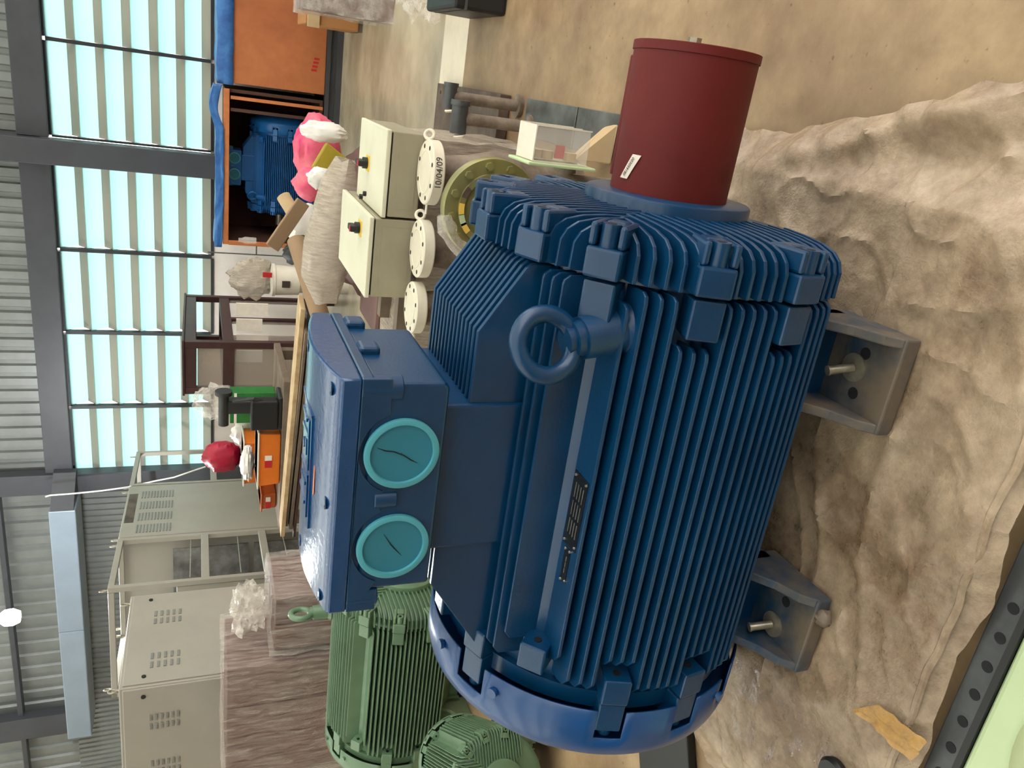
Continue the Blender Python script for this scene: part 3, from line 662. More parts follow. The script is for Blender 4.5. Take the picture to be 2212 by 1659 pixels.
def vents(root, pts, u, wl, hl, m_='grey_in', nrm=None):
    """rows of pressed louvre slots; pts are their centres, u the slot direction"""
    u = Vector(u); nrm = Vector(nrm); v = nrm.cross(u)
    for c in pts:
        c = Vector(c); q = []
        for o_ in (-.002, .006):
            q.append([c + u * (a * wl / 2) + v * (b * hl / 2) + nrm * o_ for a, b in ((-1, -1), (1, -1), (1, 1), (-1, 1))])
        MB().hexa(q[0], q[1]).build('vent_louvre', m_, root, bevel=.002)
row = 0.13          # the row stands a little askew to the wall
ex_, ey_ = Vector((math.cos(row), math.sin(row), 0)), Vector((-math.sin(row), math.cos(row), 0))
c0 = Vector((-3.486, 4.354, 0))
cc = empty('open_cabinet', c0, 'open grey cabinet frame without side panels, nearest of the row by the wall', 'cabinet', rz=row)
cab_frame(cc, 1.0, .9, 2.0, mid=(1.25, .75))
eyebolts(cc, 1.0, .9, 2.0)
MB().box(-.97, -.93, .06, .84, .05, 1.9).build('back_plate', 'grey_in', cc)
MB().box(-.9, -.1, .80, .82, .9, 1.55).build('mounting_plate', 'galv', cc)
MB().box(-.9, -.1, .80, .82, .1, .85).build('mounting_plate', 'galv', cc)
MB().box(-.9, -.05, .012, .03, .05, 1.5).build('door_panel', 'grey_cab', cc, bevel=.004)
for z in (1.38, .62): 
    MB().box(-.5, -.44, -.012, .012, z, z + .11).build('latch_handle', 'rivet', cc, bevel=.005)
for z in (.2, .6, 1.0, 1.4): MB().cyl((-.02, .1, z), (-.02, .8, z), .004, n=6).build('bracing_wire', 'steel', cc)
cdp = empty('louvred_cabinet', c0 + ey_ * .92, 'closed grey cabinet with four rows of vent slots in the middle of the row', 'cabinet', rz=row)
MB().box(-1.0, 0, 0, 1.22, .0, 2.0).build('body', 'grey_cab', cdp, bevel=.01)
vents(cdp, [(0, .15 + .27 * q, 1.86 - .028 * k) for q in range(4) for k in range(11)], (0, 1, 0), .17, .014, nrm=(1, 0, 0))
eyebolts(cdp, 1.0, 1.22, 2.0)
MB().box(-.002, .001, .3, 1.0, 1.9, 1.98).build('rust_stain', 'rust', cdp)
ce = empty('open_cabinet', c0 + ey_ * 2.16, 'open grey cabinet frame farthest along the row, next to the louvred window', 'cabinet', rz=row)
cab_frame(ce, 1.0, 1.05, 2.0, mid=(1.15,))
eyebolts(ce, 1.0, 1.05, 2.0)
# closed cabinet in front
ab = Vector((-3.212, 2.905, 0)); r2 = 0.06
ca = empty('closed_cabinet', ab, 'large closed grey cabinet with vent louvres standing behind the wrapped crate', 'cabinet', rz=r2)
MB().box(-.88, -.012, .012, 1.05, 0, 1.8).build('body', 'grey_cab', ca, bevel=.008)
MB().box(-.87, -.02, .0, .014, .08, 1.78).build('front_door', 'grey_cab', ca, bevel=.006)
MB().box(-.014, .0, .03, 1.03, .08, 1.78).build('side_door', 'grey_cab', ca, bevel=.006)
vents(ca, [(-.25 - .37 * a - .07 * b, 0, 1.62 - .032 * k) for a in range(2) for b in range(2) for k in range(6)], (1, 0, 0), .045, .016, nrm=(0, -1, 0))
vents(ca, [(0, .2 + .48 * a + .09 * b, 1.62 - .04 * k) for a in range(2) for b in range(2) for k in range(5)], (0, 1, 0), .06, .018, nrm=(1, 0, 0))
for p in ((-.08, -.001, 1.66), (-.8, -.001, 1.66), (.001, .09, 1.66), (.001, .95, 1.66)):
    MB().cyl(p, (p[0] + (.006 if p[0] > 0 else 0), p[1] - (.006 if p[0] < 0 else 0), p[2]), .014, n=12).build('lock', 'black', ca)
eyebolts(ca, .88, 1.05, 1.8)
cb = empty('closed_cabinet', ab + Vector((math.cos(r2), math.sin(r2), 0)) * -.90, 'closed grey cabinet at the very left, only its edge in view', 'cabinet', rz=r2)
MB().box(-.88, -.004, .012, 1.05, 0, 1.8).build('body', 'grey_cab', cb, bevel=.008)
MB().box(-.87, -.01, .0, .014, .08, 1.78).build('front_door', 'grey_cab', cb, bevel=.006)

# ------------------------------------------------------------------ wrapped brown crates behind the green motor
def wrapped(name, label, x0, x1, y0, y1, z0, z1, seed, m_='brown_box', planks=4, cat='crate', film='film'):
    c = Vector(((x0 + x1) / 2, (y0 + y1) / 2, z0)); r = empty(name, c, label, cat)
    hx, hy, h = (x1 - x0) / 2, (y1 - y0) / 2, z1 - z0
    for k in range(planks):
        a, b = -hx + 2 * hx * k / planks, -hx + 2 * hx * (k + 1) / planks
        MB().box(a + .004, b - .004, -hy, hy, 0, h).build('board', m_, r, bevel=.006)
    film_box(-hx - .02, hx + .02, -hy - .02, hy + .02, .0, h + .022, seed, .024).build('stretch_film', film, r, smooth=True)
    return r
wc = wrapped('wrapped_crate', 'tall brown crate wrapped in stretch film behind the large green motor', -3.5, -2.64, 2.30, 2.76, 0, 1.185, 3, planks=3)
wc2 = wrapped('wrapped_crate', 'lower brown crate wrapped in film, right of the tall wrapped crate', -2.585, -2.22, 2.34, 2.76, 0, .93, 5, planks=2)
lump = blob((-2.42, 2.55, 1.055), (.16, .12, .10), 9, .6, 2.2, 30, 18, -.085).build('film_bundle', 'film_clear', None, smooth=True)
tag(lump, 'crumpled bundle of clear film on the lower wrapped crate', 'plastic film')
# ------------------------------------------------------------------ pump group beyond the shaft
M['switch_y'] = mat('yellow_plastic', (236, 196, 60), 0.4)
M['cardboard'] = mat('cardboard', (176, 122, 72), 0.75, var=.12, scale=5)
M['ply'] = mat('orange_plywood', (178, 106, 60), 0.65, col2=(156, 88, 48), scale=3)
M['ply_edge'] = mat('plywood_edge', (196, 118, 66), 0.65, var=.2, scale=14)
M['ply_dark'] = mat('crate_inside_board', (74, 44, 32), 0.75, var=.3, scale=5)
M['bluetarp'] = mat('blue_tarpaulin', (60, 116, 182), 0.45, col2=(36, 84, 150), scale=9, bump=.3, bscale=20)
M['blue2'] = mat('bright_blue_paint', (26, 98, 166), 0.35, var=.2, scale=5)
M['mahog'] = mat('mahogany_stain', (70, 42, 40), 0.4, var=.25, scale=8)
M['glass'] = mat('dusty_glass', (206, 196, 186), 0.06, alpha=0.22)
M['wood'] = mat('pale_board', (206, 180, 140), 0.6, col2=(176, 146, 106), scale=9)
M['wood_g'] = mat('grey_board', (122, 106, 90), 0.65, var=.3, scale=9)
M['orange'] = mat('orange_bin_plastic', (226, 118, 34), 0.45, var=.12, scale=6)
M['orange_d'] = mat('worn_orange_bin_plastic', (190, 96, 40), 0.5, var=.2, scale=6)
M['ivory'] = mat('ivory_plastic', (224, 216, 202), 0.5, var=.1, scale=8)
M['pink'] = mat('pink_bag', (214, 60, 112), 0.45, col2=(232, 122, 132), scale=4, bump=.3, bscale=12)
M['crimson'] = mat('crimson_bag', (186, 20, 58), 0.4, col2=(150, 22, 48), scale=6, bump=.3, bscale=14)
M['olivepack'] = mat('olive_yellow_pack', (168, 148, 40), 0.5, var=.2, scale=5)
M['greenpack'] = mat('green_pack', (40, 122, 50), 0.5, var=.3, scale=9)
M['toolblack'] = mat('tool_black', (46, 46, 46), 0.45, var=.2, scale=8)
M['tube'] = mat('cardboard_tube', (150, 122, 92), 0.7, var=.15, scale=4)
M['white_p'] = mat('white_plastic_bag', (236, 232, 226), 0.35, var=.06, scale=6, bump=.4, bscale=14)
M['silver'] = mat('silver_foil_bag', (170, 164, 160), 0.22, 0.6, var=.2, scale=4, bump=.4, bscale=10)

base = wrapped('wrapped_bundle', 'low brown load in dusty film under the two beige switch boxes', -.60, .36, 1.62, 2.10, 0, .49, 11, planks=5, film='film_dense')
for y in (-.16, .16): MB().box(-.33, .47, y - .03, y + .03, .505, .555).build('support_batten', 'wood_g', base)
def switch_box(label, x0, x1, y0, y1, z0, z1, kx, ky, sgn):
    r = empty('switch_box', ((x0 + x1) / 2, (y0 + y1) / 2, z0), label, 'switch box'); hx, hy, h = (x1 - x0) / 2, (y1 - y0) / 2, z1 - z0
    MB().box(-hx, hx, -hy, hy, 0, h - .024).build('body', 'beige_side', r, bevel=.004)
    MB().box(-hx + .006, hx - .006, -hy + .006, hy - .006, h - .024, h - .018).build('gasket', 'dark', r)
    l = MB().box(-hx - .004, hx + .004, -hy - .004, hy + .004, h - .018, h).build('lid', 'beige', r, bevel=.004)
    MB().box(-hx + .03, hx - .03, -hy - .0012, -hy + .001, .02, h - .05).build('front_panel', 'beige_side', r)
    k = (kx - (x0 + x1) / 2, ky - (y0 + y1) / 2)
    MB().box(k[0] - .03, k[0] + .03, k[1] - .03, k[1] + .03, h, h + .004).build('switch_plate', 'switch_y', l)
    hd = MB().cyl((k[0], k[1], h + .004), (k[0], k[1], h + .022), .022, n=20).build('rotary_switch', 'black', l, smooth=True)
    MB().box(k[0] - .012, k[0] + .012, k[1] - .034, k[1] + .034, h + .02, h + .044).build('switch_handle', 'black', hd, bevel=.004)
    MB().box(k[0] - .011, k[0] + .011, k[1] - .033, k[1] - .02, h + .044, h + .047).build('red_tip', 'red_p', hd)
    MB().cyl((k[0] - .12 * sgn, k[1], h), (k[0] - .12 * sgn, k[1], h + .012), .010, n=12).build('lid_lock', 'black', l)
    return r
k1 = at(792, 352, z=.70); k2 = at(775, 492, z=.74)
switch_box('beige switch box with black rotary handle, the right one beside the red shaft cover', .095, .40, 1.5, 2.0, .556, .694, k1.x, k1.y, 1)
switch_box('beige switch box with black rotary handle, the left and taller one of the two', -.214, .086, 1.5, 2.12, .556, .734, k2.x, k2.y, -1)

def bend_text(name, body, size, m_, parent, c, R, a0, z):
    """lettering wrapped round a vertical drum; a0 is the heading of its middle"""
    o = text_mesh(name, body, size, m_, parent, Matrix.Identity(4), .0004)
    for v in o.data.vertices:
        a = a0 + v.co.x / R; rr = R + .0008 + v.co.z
        v.co = Vector((c[0] + rr * math.sin(a), c[1] - rr * math.cos(a), z + v.co.y))
    return o
def valve(label, x, y, zt, R, eyes, txt=None, tilt=0):
    r = empty('valve', (x, y, 0), label, 'valve', group=None)
    MB().lathe([(0, .10), (.035, .10), (.04, .07), (.12, .075), (.22, .1), (.32, .1), (.42, .075), (zt - .05, .062), (zt - .04, .062)], ax='z', n=28).build('body', 'pumpgrey', r, smooth=True)
    f = MB().lathe([(zt - .042, R - .003), (zt - .038, R), (zt - .004, R), (zt, R - .004), (zt, .02)], ax='z', n=44).build('flange', 'cream', r, smooth=True)
    MB().torus((0, 0, zt), (0, 0, 1), R * .66, .002, 32, 6).build('raised_face', 'cream', f)
    for k in range(8):
        a = 2 * PI * (k + .5) / 8
        MB().cyl((R * .82 * math.cos(a), R * .82 * math.sin(a), zt), (R * .82 * math.cos(a), R * .82 * math.sin(a), zt + .0008), .008, n=10).build('bolt_hole', 'dark', f)
    for a in eyes:
        c = Vector((math.sin(a) * (R + .016), -math.cos(a) * (R + .016), zt - .01))
        MB().torus(c, (math.sin(a) * .3 + .2, -1, .5), .016, .006, 18, 8).build('lifting_ring', 'cream', f, smooth=True)
    a = eyes[0] + PI * .93
    if txt: MB().cyl((math.sin(a) * R, -math.cos(a) * R, zt - .02), (math.sin(a) * (R + .035), -math.cos(a) * (R + .035), zt - .02), .005, n=8).build('stud', 'rivet', f)
    if txt: bend_text('date_marking', txt, .031, 'ink', f, (0, 0), R, .12, zt - .021)
    return r
valve('cream flanged valve marked with a date, in front of the right beige switch box', .285, 1.37, .578, .112, [1.75], '10/04/09')
valve('cream flanged valve under the left beige switch box, middle of the three', .012, 1.37, .582, .105, [1.8])
valve('cream flanged valve left of the other two, half hidden by the terminal box', -.212, 1.37, .585, .097, [-1.6])
# large chromated pump flange facing the camera
pf = empty('pump', (.215, 1.1, 0), 'pump with a large round greenish bolted flange behind the blue motor', 'pump')
MB().box(-.13, .13, .02, .14, 0, .05).box(-.06, .06, .045, .13, .05, .32).build('pedestal', 'pumpgrey', pf, bevel=.006)
MB().lathe([(.04, .10), (.08, .11), (.11, .11), (.135, .07)], (0, 0, .41), 'y', 32).build('casing', 'pumpgrey', pf, smooth=True)
fl = MB().lathe([(.04, .168), (.005, .168), (0, .165), (0, .12), (-.006, .118), (-.006, .10), (.012, .098), (.012, .01)], (0, 0, .41), 'y', 64).build('flange', 'yellowgreen', pf, smooth=True)
for k in range(12):
    a = 2 * PI * (k + .4) / 12; p = Vector((.143 * math.cos(a), 0, .41 + .143 * math.sin(a)))
    MB().cyl(p, p + Vector((0, -.014, 0)), .0135, n=6).build('hex_bolt', 'yellowgreen', fl)
for k, m_ in ((2.2, 'yellow'), (1.6, 'yellow'), (1.95, 'palegreen'), (2.7, 'yellow'), (1.1, 'rust')):
    mb = MB(); ps = []
    for i in range(5):
        a = k - .16 + .08 * i; ps.append((a, .102)); 
    vs = [(r_ * math.cos(a), -.0072, .41 + r_ * math.sin(a)) for a, _ in ps for r_ in (.1, .119)]
    mb._a(vs, [(2 * i, 2 * i + 1, 2 * i + 3, 2 * i + 2) for i in range(4)]).build('paper_mark', m_, fl, solid=.001)
path = [(.166 * math.cos(a), -.005 + .012 * NZ.noise(Vector((a * 3, 0, 0))), .41 + .166 * math.sin(a)) for a in [1.75 + .14 * i for i in range(16)]]
MB().tube(path, .03, 10, rs=[.012 + .026 * abs(NZ.noise(Vector((i * .7, 4, 0)))) + .012 for i in range(16)]).build('film_wrap', 'film_clear', pf, smooth=True)
# grey valve actuators further right
for i, (px, py, s) in enumerate(((985, 318, 1.0), (965, 280, .8))):
    c = at(px, py, y=1.85 if i == 0 else 2.02)
    r = empty('actuator', (c.x + .115 + .02 * i, 1.85 if i == 0 else 2.02, 0), ('grey lever actuator on a bare pipe beyond the dated valve', 'small grey actuator on a bare pipe, right of the lever actuator')[i], 'actuator')
    MB().cyl((0, 0, 0), (0, 0, c.z), .025, n=14).cyl((0, 0, 0), (0, 0, .02), .05, n=18).build('pipe', 'pumpgrey', r, smooth=True)
    h = MB().cyl((-.06 * s, 0, c.z), (.05 * s, 0, c.z), .034 * s, n=18).cyl((.05 * s, 0, c.z), (.07 * s, 0, c.z), .04 * s, n=18).build('head', 'channel', r, smooth=True)
    MB().torus((-.07 * s, -.02, c.z), (1, 0, .2), .018, .006, 16, 8).build('ring', 'cream', h, smooth=True)
# clear instrument box on its green back plate
mt = empty('instrument_box', (.455, .97, 0), 'clear plastic instrument box on a green back plate, left of the red shaft cover', 'instrument')
MB().box(-.062, -.052, -.09, .09, .165, .395).build('back_plate', 'greenpack' if False else 'palegreen', mt, bevel=.004)
MB().box(-.05, .055, -.07, .07, .19, .372).build('cover', 'clear', mt, bevel=.006)
for y in (-.0705, .0, .0705):
    for a in (-.0495, .0545): MB().box(a - .002, a + .002, y - .002, y + .002, .19, .372).build('cover_rib', 'ivory', mt)
MB().box(-.05, .055, -.07, .07, .372, .376).build('cover_top', 'ivory', mt)
for z in (.22, .30, .34):
    MB().cyl((-.045, .0, z), (-.02, .0, z), .02, n=16).build('terminal', 'kraft', mt, smooth=True)
MB().box(-.04, .0, -.02, -.012, .25, .28).build('red_tab', 'red_p', mt)
MB().tube([(-.06, 0, .23), (-.09, 0, .23), (-.11, 0, .2), (-.11, 0, 0)], .026, 14).cyl((-.11, 0, 0), (-.11, 0, .02), .06, n=18).cyl((-.062, 0, .23), (-.08, 0, .23), .036, n=18).build('pipe_stub', 'pumpgrey', mt, smooth=True)
bgk = MB()._a([(.52, 1.0, .004), (.50, 1.10, .004), (.40, 1.12, .004), (.385, 1.0, .004), (.385, 1.04, .13), (.40, 1.07, .12), (.5, 1.05, .03)], [(0, 1, 2, 3), (0, 3, 4, 6), (1, 6, 5, 2), (2, 5, 4, 3), (0, 6, 1), (4, 5, 6)]).build('paper_bag', 'kraft', None, bevel=.006); bgk.location = (.02, .07, .01)
tag(bgk, 'small folded kraft paper bag on the floor beside the instrument box', 'bag')

# ------------------------------------------------------------------ piles behind the pump group
rl = empty('film_roll_bundle', (.0, 2.85, 0), 'long crumpled bundle of dusty plastic film behind the switch boxes', 'plastic film')
pr = [at(*p, y=2.9) for p in ((745, 345), (735, 400), (725, 460), (712, 530), (700, 590), (705, 650))]
zs = [p.z for p in pr]
o = MB().tube([p - Vector((.0, 2.85, 0)) for p in pr], .1, 18, rs=[.05, .10, .13, .14, .12, .05])
for v in o.v: v += NZ.turbulence_vector(v * 7, 3, True) * .05 - Vector((.02, .02, .02))
o.build('film_body', 'film_dense', rl, smooth=True)
MB().box(-.75, .15, -.25, .2, 0, min(zs) - .16).build('load_under_film', 'brown_box', rl, bevel=.02)
def rod(name, label, a, b, r, m_, cat, n=18):
    o = empty(name, a, label, cat); d = b - a
    MB().cyl((0, 0, 0), d, r, n=n).build('tube_wall', m_, o, smooth=True)
    MB().cyl(d * 1.0, d * 1.003, r * .7, n=n).cyl(-d * .003, (0, 0, 0), r * .7, n=n).build('tube_bore', 'dark', o)
    return o
rod('cardboard_tube', 'long grey-brown cardboard tube leaning behind the film bundle', at(694, 690, y=3.0), at(640, 520, y=3.45), .055, 'tube', 'tube')
rod('cardboard_tube', 'short cream cardboard tube on top of the pile below the open crate', at(612, 424, y=4.0), at(640, 470, y=3.9), .045, 'kraft', 'tube')
bd = empty('loose_board', at(625, 480, y=3.8), 'loose tan board leaning on the pile below the open crate', 'board', rot=(0.2, .55, .1))
MB().box(-.2, .16, -.015, .015, -.045, .045).build('plank', 'tube', bd, bevel=.006)
tag(blob(at(685, 325, y=4.6), (.26, .16, .17), 3, .22, 2.0, 30, 18).build('pink_bag', 'pink', None, smooth=True), 'crumpled pink bag lying below the open crate', 'bag')
tag(blob(at(672, 398, y=4.25), (.12, .10, .12), 6, .22, 2.0).build('pink_bag', 'pink', None, smooth=True), 'smaller pink bag lying left of the large pink bag', 'bag')
yp = MB().box(-.10, .10, -.02, .02, -.09, .09).build('olive_packet', 'olivepack', None, bevel=.01); yp.location = at(712, 352, y=4.12); yp.rotation_euler = (.3, .5, .4)
tag(yp, 'olive yellow packet between the pink bag and the beige switch boxes', 'packet')
tag(blob(at(700, 285, y=4.25), (.07, .10, .16), 8, .3, 2.0).build('paper_wad', 'white_p', None, smooth=True), 'crumpled white paper beside the pink bag', 'paper')
tag(blob(at(690, 385, y=3.95), (.07, .05, .08), 12, .3, 2.0).build('paper_wad', 'white_p', None, smooth=True), 'white packet with red print below the olive packet', 'paper')
tag(blob(at(662, 490, y=4.12), (.16, .10, .14), 14, .35, 2.0).build('paper_wad', 'white_p', None, smooth=True), 'grey-white crumpled sheet beside the cardboard tubes', 'paper')
pile = empty('rubbish_heap', (-.45, 4.35, 0), 'dark heap of rubbish under the pink bags', 'heap')
blob((0, 0, .15), (.55, .35, .30), 21, .25, 2.4, 40, 20, -.14).build('heap', 'brown_box', pile, smooth=True)
tag(blob(at(655, 545, y=3.65), (.10, .09, .12), 16, .4, 2.0).build('black_sack', 'black', None, smooth=True), 'black sack behind the cardboard tube', 'bag')

# ------------------------------------------------------------------ plywood crates under the window
YC = 6.9
xa, xb = at(600, 192, y=YC).x, 2.6; z0, z1 = .16, at(472, 90, y=YC).z
c1 = empty('plywood_crate', ((xa + xb) / 2, YC + .5, 0), 'closed orange plywood crate with blue tarpaulin on top, under the window', 'crate')
hx = (xb - xa) / 2
MB().box(-hx, hx, -.5, .5, z0, z1).build('panel_box', 'ply', c1, bevel=.006)
def drape(u, v):
    x = -hx - .02 + u * (2 * hx + .04); t = v * 1.18
    if t < .13: y, z = -.515, z1 - .13 + t
    else: y, z = -.515 + (t - .13), z1 + .012
    k = NZ.noise(Vector((x * 9, t * 9, 0))) * .02
    return (x, y - abs(k), z + k * .6)
MB().grid(drape, 40, 24).build('tarpaulin', 'bluetarp', c1, smooth=True, solid=.004)
pl = at(487, 8, y=YC - .51); MB().box(pl.x - c1.location.x - .16, pl.x - c1.location.x + .16, -.506, -.5, pl.z - .05, pl.z + .03).build('paper_label', 'paper', c1)
for k in range(5): MB().box(pl.x - c1.location.x - .14 + .05 * k, pl.x - c1.location.x - .105 + .05 * k, -.508, -.505, pl.z - .03, pl.z - .012).build('label_print', 'ink', c1)
rd = at(680, 140, y=YC - .01)
for k in range(4): MB().box(rd.x - c1.location.x - .06 + .035 * k, rd.x - c1.location.x - .04 + .035 * k, -.503, -.499, rd.z - .02 - .008 * k, rd.z + .03 - .008 * k).build('red_stencil_mark', 'red_p', c1)
xl2, xr2 = at(600, 533, y=YC).x, at(600, 205, y=YC).x
c2 = empty('open_crate', ((xl2 + xr2) / 2, YC + .45, 0), 'open plywood crate holding a blue motor, blue tarpaulin along its top edge', 'crate')
hx = (xr2 - xl2) / 2; zt = at(492, 400, y=YC).z; zb = .17
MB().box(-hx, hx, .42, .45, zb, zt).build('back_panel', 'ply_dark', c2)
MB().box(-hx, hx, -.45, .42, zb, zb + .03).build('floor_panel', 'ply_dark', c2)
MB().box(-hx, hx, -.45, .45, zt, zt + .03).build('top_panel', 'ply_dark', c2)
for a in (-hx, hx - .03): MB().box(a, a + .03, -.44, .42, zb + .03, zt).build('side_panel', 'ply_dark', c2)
MB().box(-hx, hx, -.475, -.45, zt - .01, zt + .045).build('edge_batten', 'ply_edge', c2, bevel=.004)
MB().box(-hx - .005, -hx + .04, -.475, -.45, zb, zt - .01).build('edge_batten', 'ply_edge', c2, bevel=.004)
for k in range(2): MB().box(hx - .20 + .11 * k, hx - .17 + .11 * k, -.46, -.44, zb, zt - .02).build('side_slat', 'ply_edge' if k else 'ply_dark', c2)
def drape2(u, v):
    x = -hx - .03 + u * (2 * hx + .06); k = NZ.noise(Vector((x * 7, v * 5, 3)))
    sag = -.05 * math.sin(PI * u) * .3 + (.05 if u > .75 else 0) * math.sin((u - .75) * 4 * PI)
    return (x, -.485 - .012 * k + .7 * max(0, v - .5), zt + .05 + sag + .075 * min(v, .5) * 2 + .012 * k)
MB().grid(drape2, 50, 10).build('tarpaulin', 'bluetarp', c2, smooth=True, solid=.004)
st = empty('steel_base_frame', ((xl2 + 2.4) / 2, YC + .4, 0), 'dark steel channel frame the plywood crates stand on', 'frame')
hx = (2.4 - xl2) / 2
for y in (-.42, .3): MB().box(-hx, hx, y, y + .08, .004, .06).box(-hx, hx, y + .03, y + .05, .06, .12).box(-hx, hx, y, y + .08, .12, .158).build('channel_beam', 'steel_dark', st)
mo = at(600, 385, y=YC + .3)
bm2 = empty('electric_motor', (mo.x, YC + .48, zb + .032), 'bright blue electric motor inside the open crate', 'motor')
bm2.scale = (-.86, .86, .86)
make_motor(bm2, 'blue2', 'blue2', 'blue2', cover=False, chimney=True, eye=1, box=True, far=False, plates=False)

# ------------------------------------------------------------------ mahogany showcase
YS = 5.2
cn = at(398, 738, y=YS); fx = at(398, 852, y=YS).x; ry = at(415, 628, x=cn.x).y; zt = cn.z
sc = empty('showcase', (cn.x, YS, 0), 'dark mahogany glazed showcase standing in front of the louvred window', 'cabinet', rz=.0)
wx, dy = cn.x - fx, min(ry - YS, 1.4); t = .06
zm = at(492, 800, y=YS).z
for x in (-t, -wx):
    for y in (0, dy - t): MB().box(x, x + t, y, y + t, 0, zt).build('post', 'mahog', sc, bevel=.005)
for z, hgt in ((zt - .09, .09), (zm - .05, .09), (.25, .08)):
    for y in (.004, dy - t + .004): MB().box(-wx + t, -t, y, y + t - .01, z, z + hgt).build('rail', 'mahog', sc, bevel=.004)
    for x in (-t + .004, -wx + .004): MB().box(x, x + t - .01, t, dy - t, z, z + hgt).build('rail', 'mahog', sc, bevel=.004)
MB().box(-t + .004, -.01, dy / 2 - .03, dy / 2 + .03, .33, zm - .05).build('mullion', 'mahog', sc)
MB().box(-wx - .01, .01, -.01, dy + .01, zt, zt + .02).build('top', 'mahog', sc, bevel=.004)
for z in (.33, zm - .02): MB().box(-wx + t, -t, t, dy - t, z, z + .02).build('shelf', 'mahog', sc)
for za, zb_ in ((.33, zm - .05), (zm + .04, zt - .09)):
    MB().box(-wx + t, -t, .02, .024, za, zb_).build('glass_pane', 'glass', sc)
    if za < .4: MB().box(-.034, -.03, t, dy - t, za, zb_).build('glass_pane', 'glass', sc)
MB().box(-wx + .01, -wx + .02, t, dy - t, .33, zt - .1).build('back_board', 'tube', sc)
for k in range(4): MB().box(-wx + .2 + .13 * k, -wx + .31 + .13 * k, .25 + .05 * k, .27 + .05 * k, zm - .30 - .05 * (k % 2), zm - .08).build('paper_sheet', 'paper', sc)

# ------------------------------------------------------------------ stacked boards with bins on them
zt = at(648, 700, y=3.2).z
tb_ = empty('board_stack', (-1.2, 3.7, 0), 'stack of long boards on trestles behind the terminal box', 'boards')
rr = at(650, 668, y=3.2); ll = at(606, 1160, z=zt)
def plank(z0, z1, dx, m_, w=.5):
    a, b = Vector((rr.x - dx, rr.y, 0)), Vector((ll.x + dx * .6, ll.y, 0)); d = (b - a).normalized(); nv = Vector((-d.y, d.x, 0)); nv = nv if nv.y > 0 else -nv
    o_ = Vector((-1.2, 3.7, 0)); q = [a - o_, b - o_, b + nv * w - o_, a + nv * w - o_]
    MB().hexa([p + Vector((0, 0, z0)) for p in q], [p + Vector((0, 0, z1)) for p in q]).build('plank', m_, tb_, bevel=.003)
for k, (a, b, dx, m_) in enumerate(((zt - .03, zt, 0, 'wood'), (zt - .05, zt - .032, .15, 'wood_g'), (zt - .085, zt - .06, .1, 'wood_g'), (zt - .11, zt - .09, -.02, 'mahog'))):
    plank(a, b, dx, m_, .16)
for x in (.0, 1.0, -.6):
    MB().box(x - .04, x + .04, -.30 - .16 * x, -.2 - .16 * x, 0, zt - .11).build('trestle_leg', 'wood_g', tb_)
bn = empty('work_bench', (-2.2, 4.32, 0), 'dark low bench carrying the orange bins', 'bench')
MB().box(-.62, .62, -.34, .5, zt - .05, zt - .001).build('bench_top', 'wood_g', bn, bevel=.004)
for x in (-.55, .55):
    for y in (-.28, .44): MB().box(x - .04, x + .04, y - .04, y + .04, 0, zt - .05).build('leg', 'wood_g', bn)
def bin_(label, px0, px1, py0, py1, y, m_, lab=True):
    a, b = at(px1, py0, y=y), at(px0, py1, y=y); x0, x1 = min(a.x, b.x), max(a.x, b.x); h = max(abs(at(px0, (py0 + py1) / 2, y=y).z - zt), .12)
    r = empty('storage_bin', ((x0 + x1) / 2, y + .14, zt), label, 'bin'); w_ = (x1 - x0) / 2
    MB().hexa([(-w_ * .94, -.13, .002), (w_ * .94, -.13, .002), (w_ * .94, .13, .002), (-w_ * .94, .13, .002)], [(-w_, -.14, h), (w_, -.14, h), (w_, .14, h), (-w_, .14, h)]).build('bin_body', m_, r, bevel=.008)
    MB().box(-w_ - .015, w_ + .015, -.155, .155, h - .012, h).build('bin_rim', 'ivory' if m_ == 'orange' else m_, r, bevel=.004)
    if lab:
        MB().box(-.06, .0, -.1405, -.136, h * .38, h * .68).build('label_red', 'red_p', r); MB().box(.0, .04, -.1405, -.136, h * .38, h * .68).build('label_white', 'paper', r)
    return r
bin_('bright orange storage bin with a red and white label, in front of the others', 556, 615, 937, 1052, 4.0, 'orange')
bin_('orange storage bin behind the bright orange one, the red bag on it', 525, 600, 955, 1046, 4.36, 'orange')
bin_('worn dark orange storage bin left of the bright orange one', 575, 615, 1066, 1100, 4.2, 'orange_d')
tag(blob(at(534, 1000, y=4.14), (.15, .09, .05), 31, .35, 2.4).build('striped_bag', 'white_p', None, smooth=True), 'white and red plastic bag stuffed in the bright orange bin', 'bag')
tag(blob(at(480, 985, y=4.5), (.13, .10, .15), 33, .28, 2.2).build('red_bag', 'crimson', None, smooth=True), 'crimson bag tied shut on top of the rear orange bin', 'bag')
dr = empty('bench_tool', at(625, 880, y=4.1), 'black bench tool standing right of the orange bins', 'tool'); dr.location.z = zt
MB().box(-.14, .12, -.1, .12, 0, .03).box(-.05, .05, .0, .1, .03, .42).build('stand', 'toolblack', dr, bevel=.01)
MB().cyl((-.14, .02, .40), (.1, .02, .40), .036, n=18).cyl((.1, .02, .40), (.13, .02, .40), .06, n=18).build('motor_housing', 'toolblack', dr, smooth=True)
MB().tube([(.05, -.08, .05), (.12, -.1, .2), (.08, -.06, .34)], .012, 8).build('handle', 'toolblack', dr, smooth=True)
MB().box(-.04, .0, -.105, -.1, .08, .13).build('badge', 'yellow', dr)
MB().box(-.13, .1, -.12, -.03, .03, .22).build('case', 'black', dr, bevel=.012)
gk = empty('green_carton', at(520, 868, y=4.62), 'green printed carton between the showcase and the black tool', 'carton'); gk.location.z = zt
MB().box(-.16, .10, -.06, .08, 0, .34).build('carton_body', 'greenpack', gk, bevel=.004)
